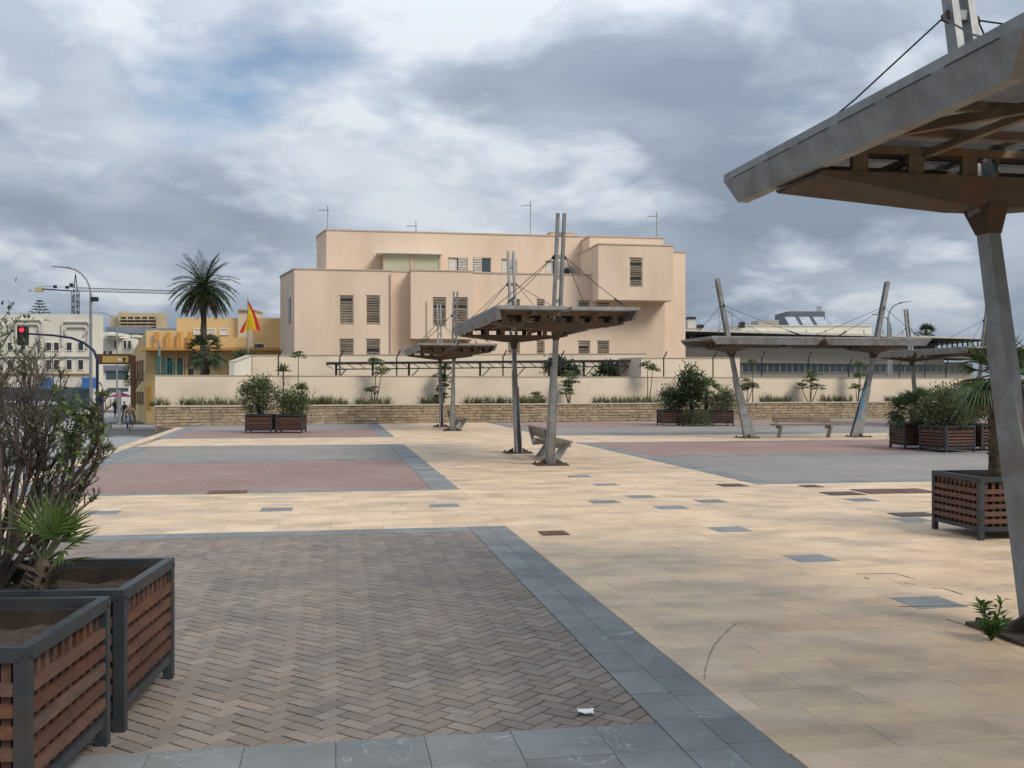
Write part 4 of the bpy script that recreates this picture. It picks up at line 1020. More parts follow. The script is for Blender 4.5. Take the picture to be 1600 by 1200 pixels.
# flag
Yf = 66; fb = Vector((gx(387.5, Yf), Yf, -.6)); fl = thing('flagpole', 'flagpole in front of the yellow building', 'flagpole', fb)
mb = MB(); ft = gz(466, Yf) + .6; mb.tube([(0, 0, 0), (0, 0, ft)], [.06, .035], 8); mb.build('pole', 'grey_metal', fl)
mb = MB(); mb.tube([(0, 0, ft), (0, 0, ft + .12)], [.05, .01], 8); mb.build('finial', 'grey_metal', fl)
flag = thing('flag', 'red yellow red striped flag hanging limp from the pole', 'flag', fb + Vector((0, 0, ft - .15)))
nu, nv = 16, 15
def flagp(i, j):                                     # i down the hoist, j along the fly; hanging slack from the pole
    u_, v_ = i / (nu - 1), j / (nv - 1)
    x1, z1 = .82 - 1.36 * u_, -1.98 + .10 * math.sin(u_ * 5); x0, z0 = .02, -1.05 * u_
    k = v_ ** .9; bulge = .16 * math.sin(PI * v_) * (1 - u_)
    return (x0 + (x1 - x0) * k + bulge * .4, -.06 + .05 * math.sin(u_ * 9 + v_ * 2) * v_, z0 + (z1 - z0) * v_)
for nm, i0, i1, mt in (('upper_stripe', 0, 3, 'flag_red'), ('middle_stripe', 3, 12, 'flag_yellow'), ('lower_stripe', 12, 15, 'flag_red')):
    mb = MB(); rows = i1 - i0 + 1; vs_ = [flagp(i, j) for i in range(i0, i1 + 1) for j in range(nv)]
    mb.add(vs_, [(r * nv + c, r * nv + c + 1, (r + 1) * nv + c + 1, (r + 1) * nv + c) for r in range(rows - 1) for c in range(nv - 1)]); mb.build(nm, mt, flag, smooth=True)
# generic box-in-picture helper for far buildings: px range, y range, front distance, depth
def pbox(mb, px0, px1, y0, y1, Y, dep, zb=None):
    x0, x1 = gx(px0, Y), gx(px1, Y); z1 = gz(y0, Y); z0 = gz(y1, Y) if zb is None else zb
    mb.box(((x0 + x1) / 2, Y + dep / 2, (z0 + z1) / 2), (x1 - x0, dep, z1 - z0)); return mb
def part(name, m_, parent, boxes, off=None):
    mb = MB()
    for b_ in boxes: pbox(mb, *b_)
    return mb.build(name, m_, parent, off=off)
def win(parent, px0, px1, y0, y1, Y, glass='window_dark', frame='offwhite', mull=0):
    o = part('window', glass, parent, [(px0, px1, y0, y1, Y - .03, .10)], off=parent.location)
    mb = MB(); x0, x1, z0, z1 = gx(px0, Y), gx(px1, Y), gz(y1, Y), gz(y0, Y); wf = .07
    for x in [x0, x1] + [x0 + (x1 - x0) * (k + 1) / (mull + 1) for k in range(mull)]: mb.box((x, Y - .06, (z0 + z1) / 2), (wf, .08, z1 - z0 + wf))
    for z in (z0, z1): mb.box(((x0 + x1) / 2, Y - .055, z), (x1 - x0 - wf - .002, .07, wf))
    mb.build('frame', frame, o, off=parent.location); return o
Yy = 80
yb = thing('yellow_building', 'two-storey ochre yellow building with flat canopy behind the date palm', 'building', (gx(320, Yy), Yy, -1.4)); yo = yb.location
mb = MB(); pbox(mb, 228, 452, 547, 0, Yy, 14, -1.4); mb.build('lower_storey', 'yellow_wall', yb, off=yo)
mb = MB(); pbox(mb, 276, 470, 497, 545, Yy + 3, 10); mb.build('upper_storey', 'yellow_wall', yb, off=yo)
part('roof_tower', 'cream_wall', yb, [(372, 395, 485, 545, Yy + 2.5, 3)], yo); part('tower_cap', 'cap', yb, [(371, 396, 483, 485, Yy + 2.3, 3.4)], yo)
part('canopy', 'ochre_trim', yb, [(217, 438, 543, 547.5, Yy - 1.6, 1.9)], yo)
part('parapet', 'yellow_wall', yb, [(240, 385, 527, 543, Yy + .1, .3)], yo)
for a, b in ((240.5, 246.5), (259, 264), (276, 281), (293, 298)): part('parapet_fin', 'ochre_trim', yb, [(a, b, 519, 543, Yy - .3, .36)], yo)
# street gable going back from the corner
p0 = Vector((gx(228, Yy) - .01, Yy + .06, 0)); p1 = Vector((gx(205, 92), 92, 0)); mb = MB()
zt0, zt1 = gz(536, Yy), gz(553, 92)
mb.prism([(p0.x, p0.y, -1.4), (p1.x, p1.y, -1.4), (p1.x, p1.y, zt1), (p0.x, p0.y, zt0 + 1.0)], (3, 0, 0)); mb.build('gable_wall', 'yellow_wall', yb, off=yo)
for k in range(6):
    for z0, z1 in ((gz(596, 84), gz(563, 84)), (gz(632, 84), gz(612, 84))):
        c = p0.lerp(p1, .18 + .12 * k); mb = MB(); d = (p1 - p0).normalized(); nn = Vector((-d.y, d.x, 0)) * .03; 
        mb.bar(Vector((c.x, c.y, (z0 + z1) / 2)) + nn - d * .28, Vector((c.x, c.y, (z0 + z1) / 2)) + nn + d * .28, .06, z1 - z0); mb.build('slit_window', 'sign_brown', yb, off=yo)
win(yb, 260.5, 270, 558, 588, Yy, mull=0); win(yb, 278, 287, 558, 588, Yy); win(yb, 293, 304, 575, 588, Yy); win(yb, 303, 337, 514, 523, Yy + 3, 'louvre_white'); win(yb, 344, 357, 514, 523, Yy + 3, 'louvre_white'); win(yb, 396, 414, 537, 547, Yy - 1.65 + 1.6, 'glass_blue')
for px in (251, 274, 290): part('pilaster', 'yellow_wall', yb, [(px, px + 3, 547.5, 600, Yy - .25, .25)], yo)
part('door', 'ochre_trim', yb, [(228, 236, 604, 640, Yy - .04, .1)], yo)
gf = thing('green_fence', 'green railing fence left of the date palm', 'fence', (gx(250, 64), 64, -.6))
for k in range(10):
    px = 244.5 + k * 2.0; mb = MB(); zt = gz(556 + k * 1.2, 64); mb.box((gx(px, 64), 64 + k * .25, (zt - .6) / 2), (.07, .04, zt + .6)); mb.build('bar', 'green_fence', gf, off=gf.location)
mb = MB(); mb.bar(at(243.5, 554, 64), at(264, 570, 66.5), .06, .06); mb.bar(at(243.5, 584, 63.98), at(264, 584, 66.46), .05, .06); mb.build('rail', 'green_fence', gf, off=gf.location)
# ---- far left buildings
Yw = 105
wb = thing('white_building', 'cream white flat-roofed building with raised frame mouldings behind the bare shrub', 'building', (gx(60, Yw), Yw, -1.4)); wo = wb.location
mb = MB(); pbox(mb, -70, 143, 491, 0, Yw, 3.0, -1.4); mb.build('wall', 'white_wall', wb, off=wo)
def arch_frame(x0, x1, y0, y1):
    mb = MB(); P_ = lambda x, y: Vector((gx(x, Yw), Yw - .12, gz(y, Yw)))
    mb.tube([P_(x0, y0 + (y1 - y0) * .9), P_(x0, y0 + 3), P_(x0 + 3, y0), P_(x1 - 5, y0), P_(x1 - 1, y0 + 4), P_(x1 - 6, y1)], .12, 6); mb.build('frame_moulding', 'white_trim', wb, off=wo)
for f_ in ((-30, 8, 505, 560), (20, 68, 500, 545), (26, 64, 507, 535), (98, 142, 503, 545), (103, 138, 511, 524)): arch_frame(*f_)
for x in (-20, 12, 32, 72, 84, 104, 122): win(wb, x, x + 9, 535, 548, Yw); win(wb, x, x + 9, 562, 578, Yw)
part('string_course', 'ochre_trim', wb, [(-60, 143, 583, 585, Yw - .2, .2)], wo); part('string_course', 'white_trim', wb, [(-60, 143, 556, 558, Yw - .2, .2)], wo)
part('shop_front', 'glass_blue', wb, [(-30, 140, 605, 640, Yw - .05, .1)], wo)
for x0, x1 in ((62, 78), (128, 146)): part('blue_awning', 'sign_blue', wb, [(x0, x1, 590, 607, Yw - .9, .9)], wo)
Yq = 130
mbd = thing('apartment_house', 'white apartment house with dark windows and grey-blue roofs, left of the yellow building', 'building', (gx(190, Yq), Yq, -1.4)); mo = mbd.location
mb = MB(); pbox(mb, 150, 203, 528, 0, Yq, 3, -1.4); pbox(mb, 157, 176, 519, 530, Yq - 2, 6); pbox(mb, 200, 238, 520, 0, Yq + 8, 8, -1.4); mb.build('wall', 'white_wall', mbd, off=mo)
part('roof', 'roof_blue', mbd, [(165, 232, 511, 521, Yq + 5, 6), (200, 276, 513, 521, Yq + 12, 5)], mo)
for x in (178.5, 193, 200): win(mbd, x, x + 5, 532, 545, Yq)
for x in (160, 170): win(mbd, x, x + 6, 548, 556, Yq)
part('balcony', 'white_wall', mbd, [(163, 182, 521, 524.5, Yq - 3, 3), (205, 215, 523, 527, Yq - 2, 2)], mo)
part('lower_front', 'glass_blue', mbd, [(166, 200, 580, 592, Yq - .1, .2), (168, 200, 606, 612, Yq - .1, .2)], mo)
part('sign_band', 'roof_blue', mbd, [(160, 199, 571, 579, Yq - .4, .3)], mo); part('white_canopy', 'offwhite', mbd, [(192, 203, 612, 632, Yq - 3, .3)], mo)
Yh = 330
ho = thing('hotel_block', 'distant sand-coloured hotel block with rows of dark balconies', 'building', (gx(215, Yh), Yh, -2)); hoo = ho.location
mb = MB(); pbox(mb, 184, 245, 489, 0, Yh, 6, -2); pbox(mb, 172, 186, 494, 0, Yh + 2, 4, -2); pbox(mb, 244, 253, 489, 0, Yh - 2, 5, -2); pbox(mb, 186, 200, 487, 490, Yh + 1, 8); mb.build('wall', 'hotel', ho, off=hoo)
for r in range(4):
    for c in range(5):
        x = 189 + c * 11; y = 495 + r * 5.2; part('balcony', 'window_dark', ho, [(x, x + 8, y, y + 3.2, Yh - .1, .3)], hoo)
    part('balcony_slab', 'hotel', ho, [(186, 244, 498.4 + r * 5.2, 500 + r * 5.2, Yh - 1.2, 1.2)], hoo)
# crane
Yk = 260; kx = gx(118, Yk); cr = thing('tower_crane', 'tower crane with long lattice jib above the white building', 'crane', (kx, Yk, -2)); ko = cr.location
mb = MB(); zt = gz(428, Yk); zj = gz(455, Yk); hw = .65
for sx in (-1, 1):
    for sy in (-1, 1): mb.bar((kx + sx * hw, Yk + sy * hw, -2), (kx + sx * hw, Yk + sy * hw, zj), .16, .16)
z = -2.0; s = 1
while z < zj - 1.3:
    for sy in (-1, 1): mb.bar((kx - s * hw, Yk + sy * hw, z), (kx + s * hw, Yk + sy * hw, z + 1.3), .11, .11)
    for sx in (-1, 1): mb.bar((kx + sx * hw, Yk - s * hw, z), (kx + sx * hw, Yk + s * hw, z + 1.3), .11, .11)
    z += 1.3; s = -s
mb.build('mast', 'dark_metal', cr, off=ko)
mb = MB()
for sx in (-1, 1): mb.bar((kx + sx * .5, Yk, zj), (kx, Yk, zt), .16, .16)
for k in range(4): mb.bar((kx - .45 + k * .1, Yk, zj + k * 1.1), (kx + .45 - k * .1, Yk, zj + k * 1.1 + .5), .1, .1)
mb.build('apex', 'dark_metal', cr, off=ko)
mb = MB(); xe = gx(275, Yk); zs = gz(459, Yk)
for zz in (0, .9): mb.bar((kx, Yk, zj + zz), (xe, Yk, zs + zz * .8), .14, .14)
for k in range(34):
    u_ = k / 34; x0 = kx + (xe - kx) * u_; x1 = kx + (xe - kx) * (u_ + 1 / 34); zz = zj + (zs - zj) * u_; mb.bar((x0, Yk, zz), ((x0 + x1) / 2, Yk, zz + .85), .08, .08); mb.bar(((x0 + x1) / 2, Yk, zz + .85), (x1, Yk, zz), .08, .08)
mb.build('jib', 'dark_metal', cr, off=ko)
mb = MB(); xc = gx(56, Yk); mb.bar((kx, Yk, zj), (xc, Yk, gz(451, Yk)), .3, .3); mb.bar((kx, Yk, zj + .9), (xc + 1, Yk, gz(447, Yk)), .08, .08); mb.build('counter_jib', 'dark_metal', cr, off=ko)
mb = MB(); mb.box((xc + .8, Yk, gz(452.5, Yk)), (1.9, 1.2, 1.1)); mb.build('counterweight', 'hotel', cr, off=ko)
mb = MB(); mb.box((gx(86, Yk), Yk, gz(448, Yk)), (.7, .7, .7)); mb.box((gx(105, Yk), Yk, gz(449, Yk)), (.7, .7, .7)); mb.box((kx - .7, Yk - .8, gz(446, Yk)), (.7, .8, .9)); mb.build('machinery', 'dark_metal', cr, off=ko)
# norfolk pine
Yn = 150; t = thing('norfolk_pine', 'dark tiered norfolk pine top above the white building', 'tree', (gx(62, Yn), Yn, -1.4)); st = MB(); lf = MB(); zt = gz(470, Yn) + 1.4
st.tube([(0, 0, 0), (0, 0, zt)], [.22, .03], 6)
for r in range(9):
    z = zt - .15 - r * .42; R_ = .25 + r * .30
    for k in range(9):
        az = k * .7 + r * .35; e = Vector((math.cos(az) * R_, math.sin(az) * R_, z + .10 + .02 * r)); st.tube([(0, 0, z), e], .03, 3, False)
        for j in range(26):
            c = Vector((0, 0, z)).lerp(e, rnd(.25, 1)); lf.cur = rnd(0, 1); leaf(lf, c, Vector((math.cos(az) + rnd(-.8, .8), math.sin(az) + rnd(-.8, .8), rnd(-.1, .5))), rnd(.18, .34), .09)
st.build('trunk', 'bark', t); lf.build('crown', 'palm_leaf', t)
def street_lamp(lab, px, ytop, Y, reach_px, material='grey_metal', ybend=None, flood=False, group='curved street lamps'):
    zb = road_z(Y) if px < 400 else -.5; x = gx(px, Y); t = thing('street_lamp', lab, 'street lamp', (x, Y, zb), 0, group); h = gz(ytop, Y) - zb; r = gx(px + reach_px, Y) - x
    mb = MB(); hb = h - abs(r) * .75; pts = [(0, 0, 0), (0, 0, hb)] + [(r * .62 * (1 - math.cos(a_)), 0, hb + (h - .12 - hb) * math.sin(a_)) for a_ in (.3, .6, .9, 1.2, 1.5)]; mb.tube(pts, [.10, .08] + [.05] * 5, 7); mb.build('pole', material, t)
    mb = MB(); e = Vector(pts[-1]); sg = 1 if r > 0 else -1; mb.bar(e - Vector((sg * .1, 0, 0)), e + Vector((r * .4, 0, .08)), .2, .09, w1=.1, h1=.05); mb.build('lamp_head', material, t)
    if flood: mb = MB(); mb.box((.22, 0, h * .80), (.34, .25, .24)); mb.tube([(0, 0, h * .80), (.2, 0, h * .80)], .03, 5); mb.build('floodlight', 'dark_metal', t)
street_lamp('tall street lamp arching left over the crane at the far left', 142, 415, 58, -62, flood=True)
street_lamp('second lower street lamp arching left beyond the sign gantry', 183, 487, 108, -38)
street_lamp('white globe-headed lamp at the yellow building canopy', 249, 528, 70, -14)
street_lamp('lamp arching right beside the right leaning mast', 1388, 470, 66, 36)
street_lamp('lower lamp arching left, crossing behind the right leaning mast', 1392, 490, 72, -30)
# traffic light on mast arm
Yt = 44; tx = gx(152, Yt); zb = road_z(Yt); tl = thing('traffic_light', 'traffic light showing red on a dark curved arm above the bare shrub', 'traffic light', (tx, Yt, zb)); tz = lambda y: gz(y, Yt) - zb; hx = gx(38, Yt) - tx
mb = MB(); mb.tube([(0, 0, 0), (0, 0, tz(562)), (-.15, 0, tz(548)), (-.55, 0, tz(536)), (-1.1, 0, tz(528)), (-1.9, 0, tz(524)), (hx, 0, tz(521))], [.075, .065, .06, .055, .05, .045, .04], 8); mb.build('mast_arm', 'navy', tl)
mb = MB(); mb.box((hx, -.12, tz(525)), (.40, .24, .80)); hd = mb.build('signal_head', 'dark_metal', tl)
em = bpy.data.materials.new('red_lamp'); em.use_nodes = True; e_ = em.node_tree.nodes['Principled BSDF']; e_.inputs['Base Color'].default_value = (.8, .02, .03, 1); e_.inputs['Emission Color'].default_value = (1, .03, .05, 1); e_.inputs['Emission Strength'].default_value = .8; M['red_lamp'] = em
for k, mt in enumerate(('red_lamp', 'window_dark', 'window_dark')):
    mb = MB(); z = tz(525) + .25 - k * .25; mb.tube([(hx, -.235, z), (hx, -.262, z)], .10, 14); mb.build('lens', mt, hd)
    mb = MB(); mb.tube([(hx, -.24, z + .112), (hx, -.36, z + .105)], [.03, .02], 6); mb.bar((hx - .12, -.24, z + .12), (hx - .12, -.38, z + .10), .02, .05); mb.bar((hx + .12, -.24, z + .12), (hx + .12, -.38, z + .10), .02, .05); mb.build('visor', 'dark_metal', hd)
# sign gantry with arrow
Ys = 76; sg_ = thing('direction_sign', 'brown and yellow overhead direction sign with arrow over the street', 'sign', (gx(207, Ys), Ys, road_z(Ys))); sgo = sg_.location
part('post', 'sign_brown', sg_, [(204, 209, 555, 0, Ys, .4, road_z(Ys))], sgo); part('frame', 'sign_brown', sg_, [(150, 204, 553, 569, Ys + .05, .2)], sgo); part('panel', 'sign_yellow', sg_, [(160, 200, 556.5, 566.5, Ys, .06)], sgo)
mb = MB(); P_ = lambda x, y: Vector((gx(x, Ys), Ys - .03, gz(y, Ys)))
mb.prism([P_(194, 558), P_(197, 562), P_(195, 562), P_(195, 566), P_(193, 566), P_(193, 562), P_(191, 562)], (0, .02, 0)); mb.build('arrow', 'dark_metal', sg_, off=sgo)
part('white_patch', 'offwhite', sg_, [(184, 190, 560.5, 563.5, Ys - .02, .03)], sgo)
# blue totem, parasol, poles in the street
Yb = 50; bt = thing('blue_totem', 'dark blue street panel with white edge at the roadside', 'panel', (gx(157, Yb), Yb, road_z(Yb))); bo = bt.location
part('panel', 'navy', bt, [(153.5, 161, 612, 0, Yb, .12, road_z(Yb) + .05)], bo); part('white_edge', 'offwhite', bt, [(151.6, 153.3, 616, 0, Yb, .1, road_z(Yb))], bo); part('side_panel', 'sign_blue', bt, [(146, 151, 650, 668, Yb, .08)], bo); part('foot', 'dark_metal', bt, [(150, 162, 0, 0, Yb - .1, .35, road_z(Yb))] if False else [(151, 161, 676.5, 678, Yb - .1, .4)], bo)
Yu = 84; ub = thing('parasol', 'magenta street parasol behind the cyclist', 'parasol', (gx(189, Yu), Yu, road_z(Yu) + .14)); mb = MB(); mb.tube([(0, 0, 0), (0, 0, 2.3)], .03, 6); mb.build('pole', 'grey_metal', ub)
mb = MB(); n = 8; vs_ = [(0, 0, 2.35)] + [(1.0 * math.cos(2 * PI * k / n), 1.0 * math.sin(2 * PI * k / n), 1.95 + (.05 if k % 2 else 0)) for k in range(n)]; mb.add(vs_, [(0, 1 + k, 1 + (k + 1) % n) for k in range(n)]); mb.build('canopy', 'magenta', ub)
Yp = 72; pp = thing('island_pole', 'grey pole on the traffic island behind the cyclist', 'pole', (gx(186.5, Yp), Yp, road_z(Yp) + .13)); mb = MB(); mb.tube([(0, 0, 0), (0, 0, 2.5)], .13, 8); mb.build('shaft', 'grey_metal', pp); mb = MB(); mb.tube([(0, 0, 0), (0, 0, .12)], .24, 8); mb.build('foot', 'grey_metal', pp)
t = thing('street_tree', 'slim bare street tree against the yellow building gable', 'tree', (gx(206, 79), 79, road_z(79))); st = MB(); st.tube([(0, 0, 0), (.05, 0, 1.8), (.1, 0, 2.6)], [.13, .10, .07], 6)
for k in range(14):
    e = Vector((.1 + rnd(-.3, 1.1), rnd(-.4, .4), rnd(3, 5.2))); m_ = Vector((.1, 0, 2.5)).lerp(e, .5) + Vector((rnd(-.1, .1), 0, .1)); st.tube([(.1, 0, 2.4), m_, e], [.05, .03, .012], 4)
st.build('trunk', 'bark', t); lf = MB()
for k in range(220): c = Vector((rnd(-.55, -.05), rnd(-.3, .3), rnd(3.0, 4.6))); lf.cur = rnd(0, 1); leaf(lf, c, Vector((rnd(-1, 1), rnd(-1, 1), rnd(-1, 1))), .22, .1)
lf.build('crown', 'leaf_dark', t)
# car glimpsed through the bare shrub
def car(lab, loc, rz):
    t = thing('parked_car', lab, 'car', loc, rz)
    prof = [(-2.05, .35), (-2.1, .62), (-1.95, .85), (-1.25, .95), (-.55, 1.40), (.75, 1.43), (1.55, 1.0), (2.02, .92), (2.08, .5), (2.0, .30)]
    mb = MB(); n = len(prof); lo = []
    for y, k in ((-.84, .0), (-.78, 1), (.78, 1), (.84, .0)): lo.append([Vector((x, y * (1 if z < 1 else .86), z)) if k == 0 else Vector((x, y * (1 if z < 1 else .86), z + .02)) for x, z in prof])
    vs_ = [p for r_ in lo for p in r_]; fs = [tuple(range(n)), tuple(range(3 * n, 4 * n))[::-1]]
    for r_ in range(3): fs += [(r_ * n + i, r_ * n + (i + 1) % n, (r_ + 1) * n + (i + 1) % n, (r_ + 1) * n + i) for i in range(n)]
    mb.add(vs_, fs); mb.build('body', 'car_white', t)
    for s in (-1, 1):
        mb = MB(); mb.prism([(-1.05, s * .80, 1.0), (-.5, s * .735, 1.34), (.68, s * .735, 1.36), (1.30, s * .80, 1.02)], (0, s * .03, 0)); mb.build('side_window', 'window_dark', t)
        for x in (-1.3, 1.35):
            mb = MB(); mb.tube([(x, s * .70, .31), (x, s * .88, .31)], .31, 16); wh = mb.build('wheel', 'rubber', t)
            mb = MB(); mb.tube([(x, s * .88, .31), (x, s * .892, .31)], .19, 10); mb.build('rim', 'grey_metal', wh)
    mb = MB(); mb.prism([(-1.28, -.68, .985), (-1.28, .68, .985), (-.60, .62, 1.40), (-.60, -.62, 1.40)], (-.03, 0, .03)); mb.build('windscreen', 'window_dark', t)
    for s in (-1, 1): mb = MB(); mb.box((-2.06, s * .62, .68), (.08, .3, .14)); mb.build('headlight', 'panel_grey', t)
    return t
car('white car glimpsed through the bare shrub at the left edge', (gx(14, 24.5), 24.5, road_z(24.5) + .012), 1.45)
# ================================================================== PEOPLE
def person(lab, loc, rz, joints, cols, rad=None):
    """one continuous skinned body; joints: dict of points; clothing by zones"""
    J = joints; names = list(J); idx = {n_: i for i, n_ in enumerate(names)}
    E = [('pelvis', 'waist'), ('waist', 'chest'), ('chest', 'neck'), ('neck', 'chin'), ('chin', 'head'), ('head', 'crown')]
    for s in 'lr': E += [('chest', 'sh' + s), ('sh' + s, 'el' + s), ('el' + s, 'wr' + s), ('wr' + s, 'ha' + s), ('pelvis', 'hip' + s), ('hip' + s, 'kn' + s), ('kn' + s, 'an' + s), ('an' + s, 'to' + s)]
    me = bpy.data.meshes.new('body'); me.from_pydata([J[n_] for n_ in names], [(idx[a], idx[b]) for a, b in E], [])
    o = bpy.data.objects.new('person', me); COL.objects.link(o); sk = o.modifiers.new('s', 'SKIN'); o.modifiers.new('d', 'SUBSURF').levels = 2
    Rr = dict(pelvis=(.15, .11), waist=(.14, .10), chest=(.17, .12), neck=(.055, .055), chin=(.075, .085), head=(.085, .10), crown=(.06, .07))
    for s in 'lr': Rr.update({'sh' + s: (.065, .065), 'el' + s: (.045, .045), 'wr' + s: (.032, .032), 'ha' + s: (.04, .025), 'hip' + s: (.095, .10), 'kn' + s: (.065, .065), 'an' + s: (.045, .045), 'to' + s: (.045, .03)})
    for n_ in names: sv = me.skin_vertices[0].data[idx[n_]]; sv.radius = Rr[n_]; sv.use_root = n_ == 'pelvis'
    dg = bpy.context.evaluated_depsgraph_get(); ev = o.evaluated_get(dg); m2 = bpy.data.meshes.new_from_object(ev); bpy.data.objects.remove(o)
    m2.materials.clear()
    for c in ('skin', 'hair', cols[0], cols[1], 'cloth_black'): m2.materials.append(M[c])
    keys = {n_: Vector(J[n_]) for n_ in names}
    zone = {'crown': 1, 'head': 0, 'chin': 0, 'neck': 0, 'chest': 2, 'waist': 2, 'pelvis': 3}
    for s in 'lr': zone.update({'sh' + s: 2, 'el' + s: 2, 'wr' + s: 2, 'ha' + s: 0, 'hip' + s: 3, 'kn' + s: 3, 'an' + s: 3, 'to' + s: 4})
    for p in m2.polygons:
        n_ = min(names, key=lambda k: (keys[k] - p.center).length); p.material_index = zone[n_]; p.use_smooth = True
        if n_ == 'head' and p.center.y > keys['head'].y + .0: p.material_index = 1
    o2 = bpy.data.objects.new('person', m2); COL.objects.link(o2); o2.location = loc; o2.rotation_euler.z = rz
    return tag(o2, lab, 'person')
def stand(step=.12, arm=.08, h=1.0):
    J = dict(pelvis=(0, 0, .93), waist=(0, 0, 1.10), chest=(0, .01, 1.33), neck=(0, 0, 1.49), chin=(0, -.02, 1.57), head=(0, -.01, 1.65), crown=(0, 0, 1.73))
    for s, sg in (('l', 1), ('r', -1)):
        J.update({'sh' + s: (sg * .19, .01, 1.40), 'el' + s: (sg * .24, .03 + arm * sg * .5, 1.12), 'wr' + s: (sg * .25, -.06 + arm * sg, .90), 'ha' + s: (sg * .25, -.08 + arm * sg, .81),
                  'hip' + s: (sg * .09, 0, .88), 'kn' + s: (sg * .10, -.03 + step * sg * .5, .48), 'an' + s: (sg * .10, step * sg, .07), 'to' + s: (sg * .11, step * sg - .15, .035)})
    return {k: tuple(c * h for c in v) for k, v in J.items()}
for lab, px, Y, rz, h, cols, st_ in (
        ('pedestrian in a white top left of the stone wall corner', 219, 88, 2.6, 1.0, ('cloth_white', 'cloth_navy'), .1),
        ('pedestrian in a grey-green top and dark trousers nearest the stone wall', 223.8, 85, 3.0, 1.0, ('cloth_green', 'cloth_navy'), .05),
        ('dark-clothed pedestrian behind the two by the wall', 213.5, 92, .4, 1.0, ('cloth_black', 'cloth_black'), .12),
        ('dark-clothed pedestrian just left of the cyclist', 194.5, 80, -.4, 1.04, ('cloth_navy', 'cloth_navy'), .15),
        ('dark-clothed pedestrian farther left on the far pavement', 179.5, 92, 1.2, 1.02, ('cloth_black', 'cloth_black'), .1)):
    zz = road_z(Y) + (.14 if Y >= 82 else .0)
    person(lab, (gx(px, Y), Y, zz), rz, stand(st_, .08, h), cols)
# cyclist
Yc = 60; cxp = gx(203, Yc); cz = road_z(Yc); rzc = .35      # rides towards the camera
bk = thing('bicycle', 'dark bicycle ridden towards the viewer in the street', 'bicycle', (cxp, Yc, cz), rzc)
for y in (-.52, .52):                                   # local: travels along -y
    mb = MB(); n = 20; pts = [Vector((0, y + .33 * math.cos(2 * PI * k / n), .345 + .33 * math.sin(2 * PI * k / n))) for k in range(n + 1)]; mb.tube(pts, .022, 6, False); wh = mb.build('wheel', 'rubber', bk)
    mb = MB()
    for k in range(8): a_ = 2 * PI * k / 8; mb.tube([(0, y, .345), (0, y + .31 * math.cos(a_), .345 + .31 * math.sin(a_))], .004, 3, False)
    mb.build('spokes', 'grey_metal', wh)
mb = MB()
for p_, q_ in (((0, -.52, .345), (0, -.36, .92)), ((0, -.37, .85), (0, .10, .33)), ((0, -.36, .88), (0, .2, .82)), ((0, .10, .33), (0, .22, .88)), ((0, .52, .345), (0, .10, .33)), ((0, .52, .345), (0, .2, .80)), ((0, -.36, .92), (0, -.38, 1.02))): mb.tube([p_, q_], .02, 6)
mb.build('frame', 'dark_metal', bk)
mb = MB(); mb.tube([(-.30, -.32, 1.04), (-.1, -.38, 1.02), (.1, -.38, 1.02), (.30, -.32, 1.04)], .015, 6); mb.build('handlebar', 'dark_metal', bk)
mb = MB(); mb.prism([(-.03, .05, .88), (.03, .05, .88), (.08, .30, .90), (-.08, .30, .90)], (0, 0, .05)); mb.build('saddle', 'rubber', bk)
mb = MB(); mb.tube([(-.10, .10, .33), (.10, .10, .33)], .012, 5); mb.box((-.14, .22, .27), (.09, .07, .02)); mb.box((.14, -.02, .39), (.09, .07, .02)); mb.build('pedal', 'dark_metal', bk)
J = dict(pelvis=(0, .18, 1.02), waist=(0, .12, 1.18), chest=(0, .02, 1.38), neck=(0, -.03, 1.52), chin=(0, -.07, 1.59), head=(0, -.06, 1.67), crown=(0, -.05, 1.75))
for s, sg, ky, kz, ay, az_ in (('l', 1, -.20, .80, -.02, .47), ('r', -1, -.14, .66, .22, .35)):
    J.update({'sh' + s: (sg * .19, .0, 1.44), 'el' + s: (sg * .31, -.12, 1.22), 'wr' + s: (sg * .30, -.29, 1.07), 'ha' + s: (sg * .28, -.34, 1.07), 'hip' + s: (sg * .09, .16, .97), 'kn' + s: (sg * .14, ky, kz), 'an' + s: (sg * .14, ay + .05, az_), 'to' + s: (sg * .14, ay - .08, az_ - .05)})
person('cyclist in a brown khaki top riding towards the viewer', (cxp, Yc, cz), rzc, J, ('cloth_khaki', 'cloth_denim'))
# ================================================================== RIGHT LOW BUILDING
Yr = 92
rb = thing('long_low_building', 'long low white building with dark window bands and flat roof at right', 'building', (gx(1300, Yr), Yr, -1)); ro = rb.location
def slope_bar(name, m_, px0, y0, px1, y1, hpx, Y0, dep, parent=rb, off=ro):
    p0, p1 = at(px0, y0, Y0), at(px1, y1, Y0); h = hpx / F * Y0; mb = MB()
    mb.prism([p0, p1, p1 - Vector((0, 0, h)), p0 - Vector((0, 0, h))], (0, dep, 0)); return mb.build(name, m_, parent, off=off)
slope_bar('roof_fascia', 'white_trim', 1062, 514, 1535, 527, 3.2, Yr - 2.2, 14)
slope_bar('roof_soffit', 'dark_metal', 1064, 517.4, 1533, 530.3, 3.0, Yr - 2.0, 13)
slope_bar('upper_wall', 'window_dark', 1066, 520.6, 1462, 531, 24, Yr + 1.5, 8)
slope_bar('concrete_band', 'grey_concrete', 1056, 541, 1475, 545, 25, Yr, 10); slope_bar('concrete_joint', 'cap', 1056, 552, 1475, 555, .9, Yr - .04, .1); slope_bar('concrete_joint', 'cap', 1056, 559.5, 1475, 562, .8, Yr - .04, .1)
mb = MB(); pbox(mb, 1056, 1520, 568, 0, Yr + .4, 9, -1); mb.build('lower_wall', 'grey_concrete', rb, off=ro)
x = 1160
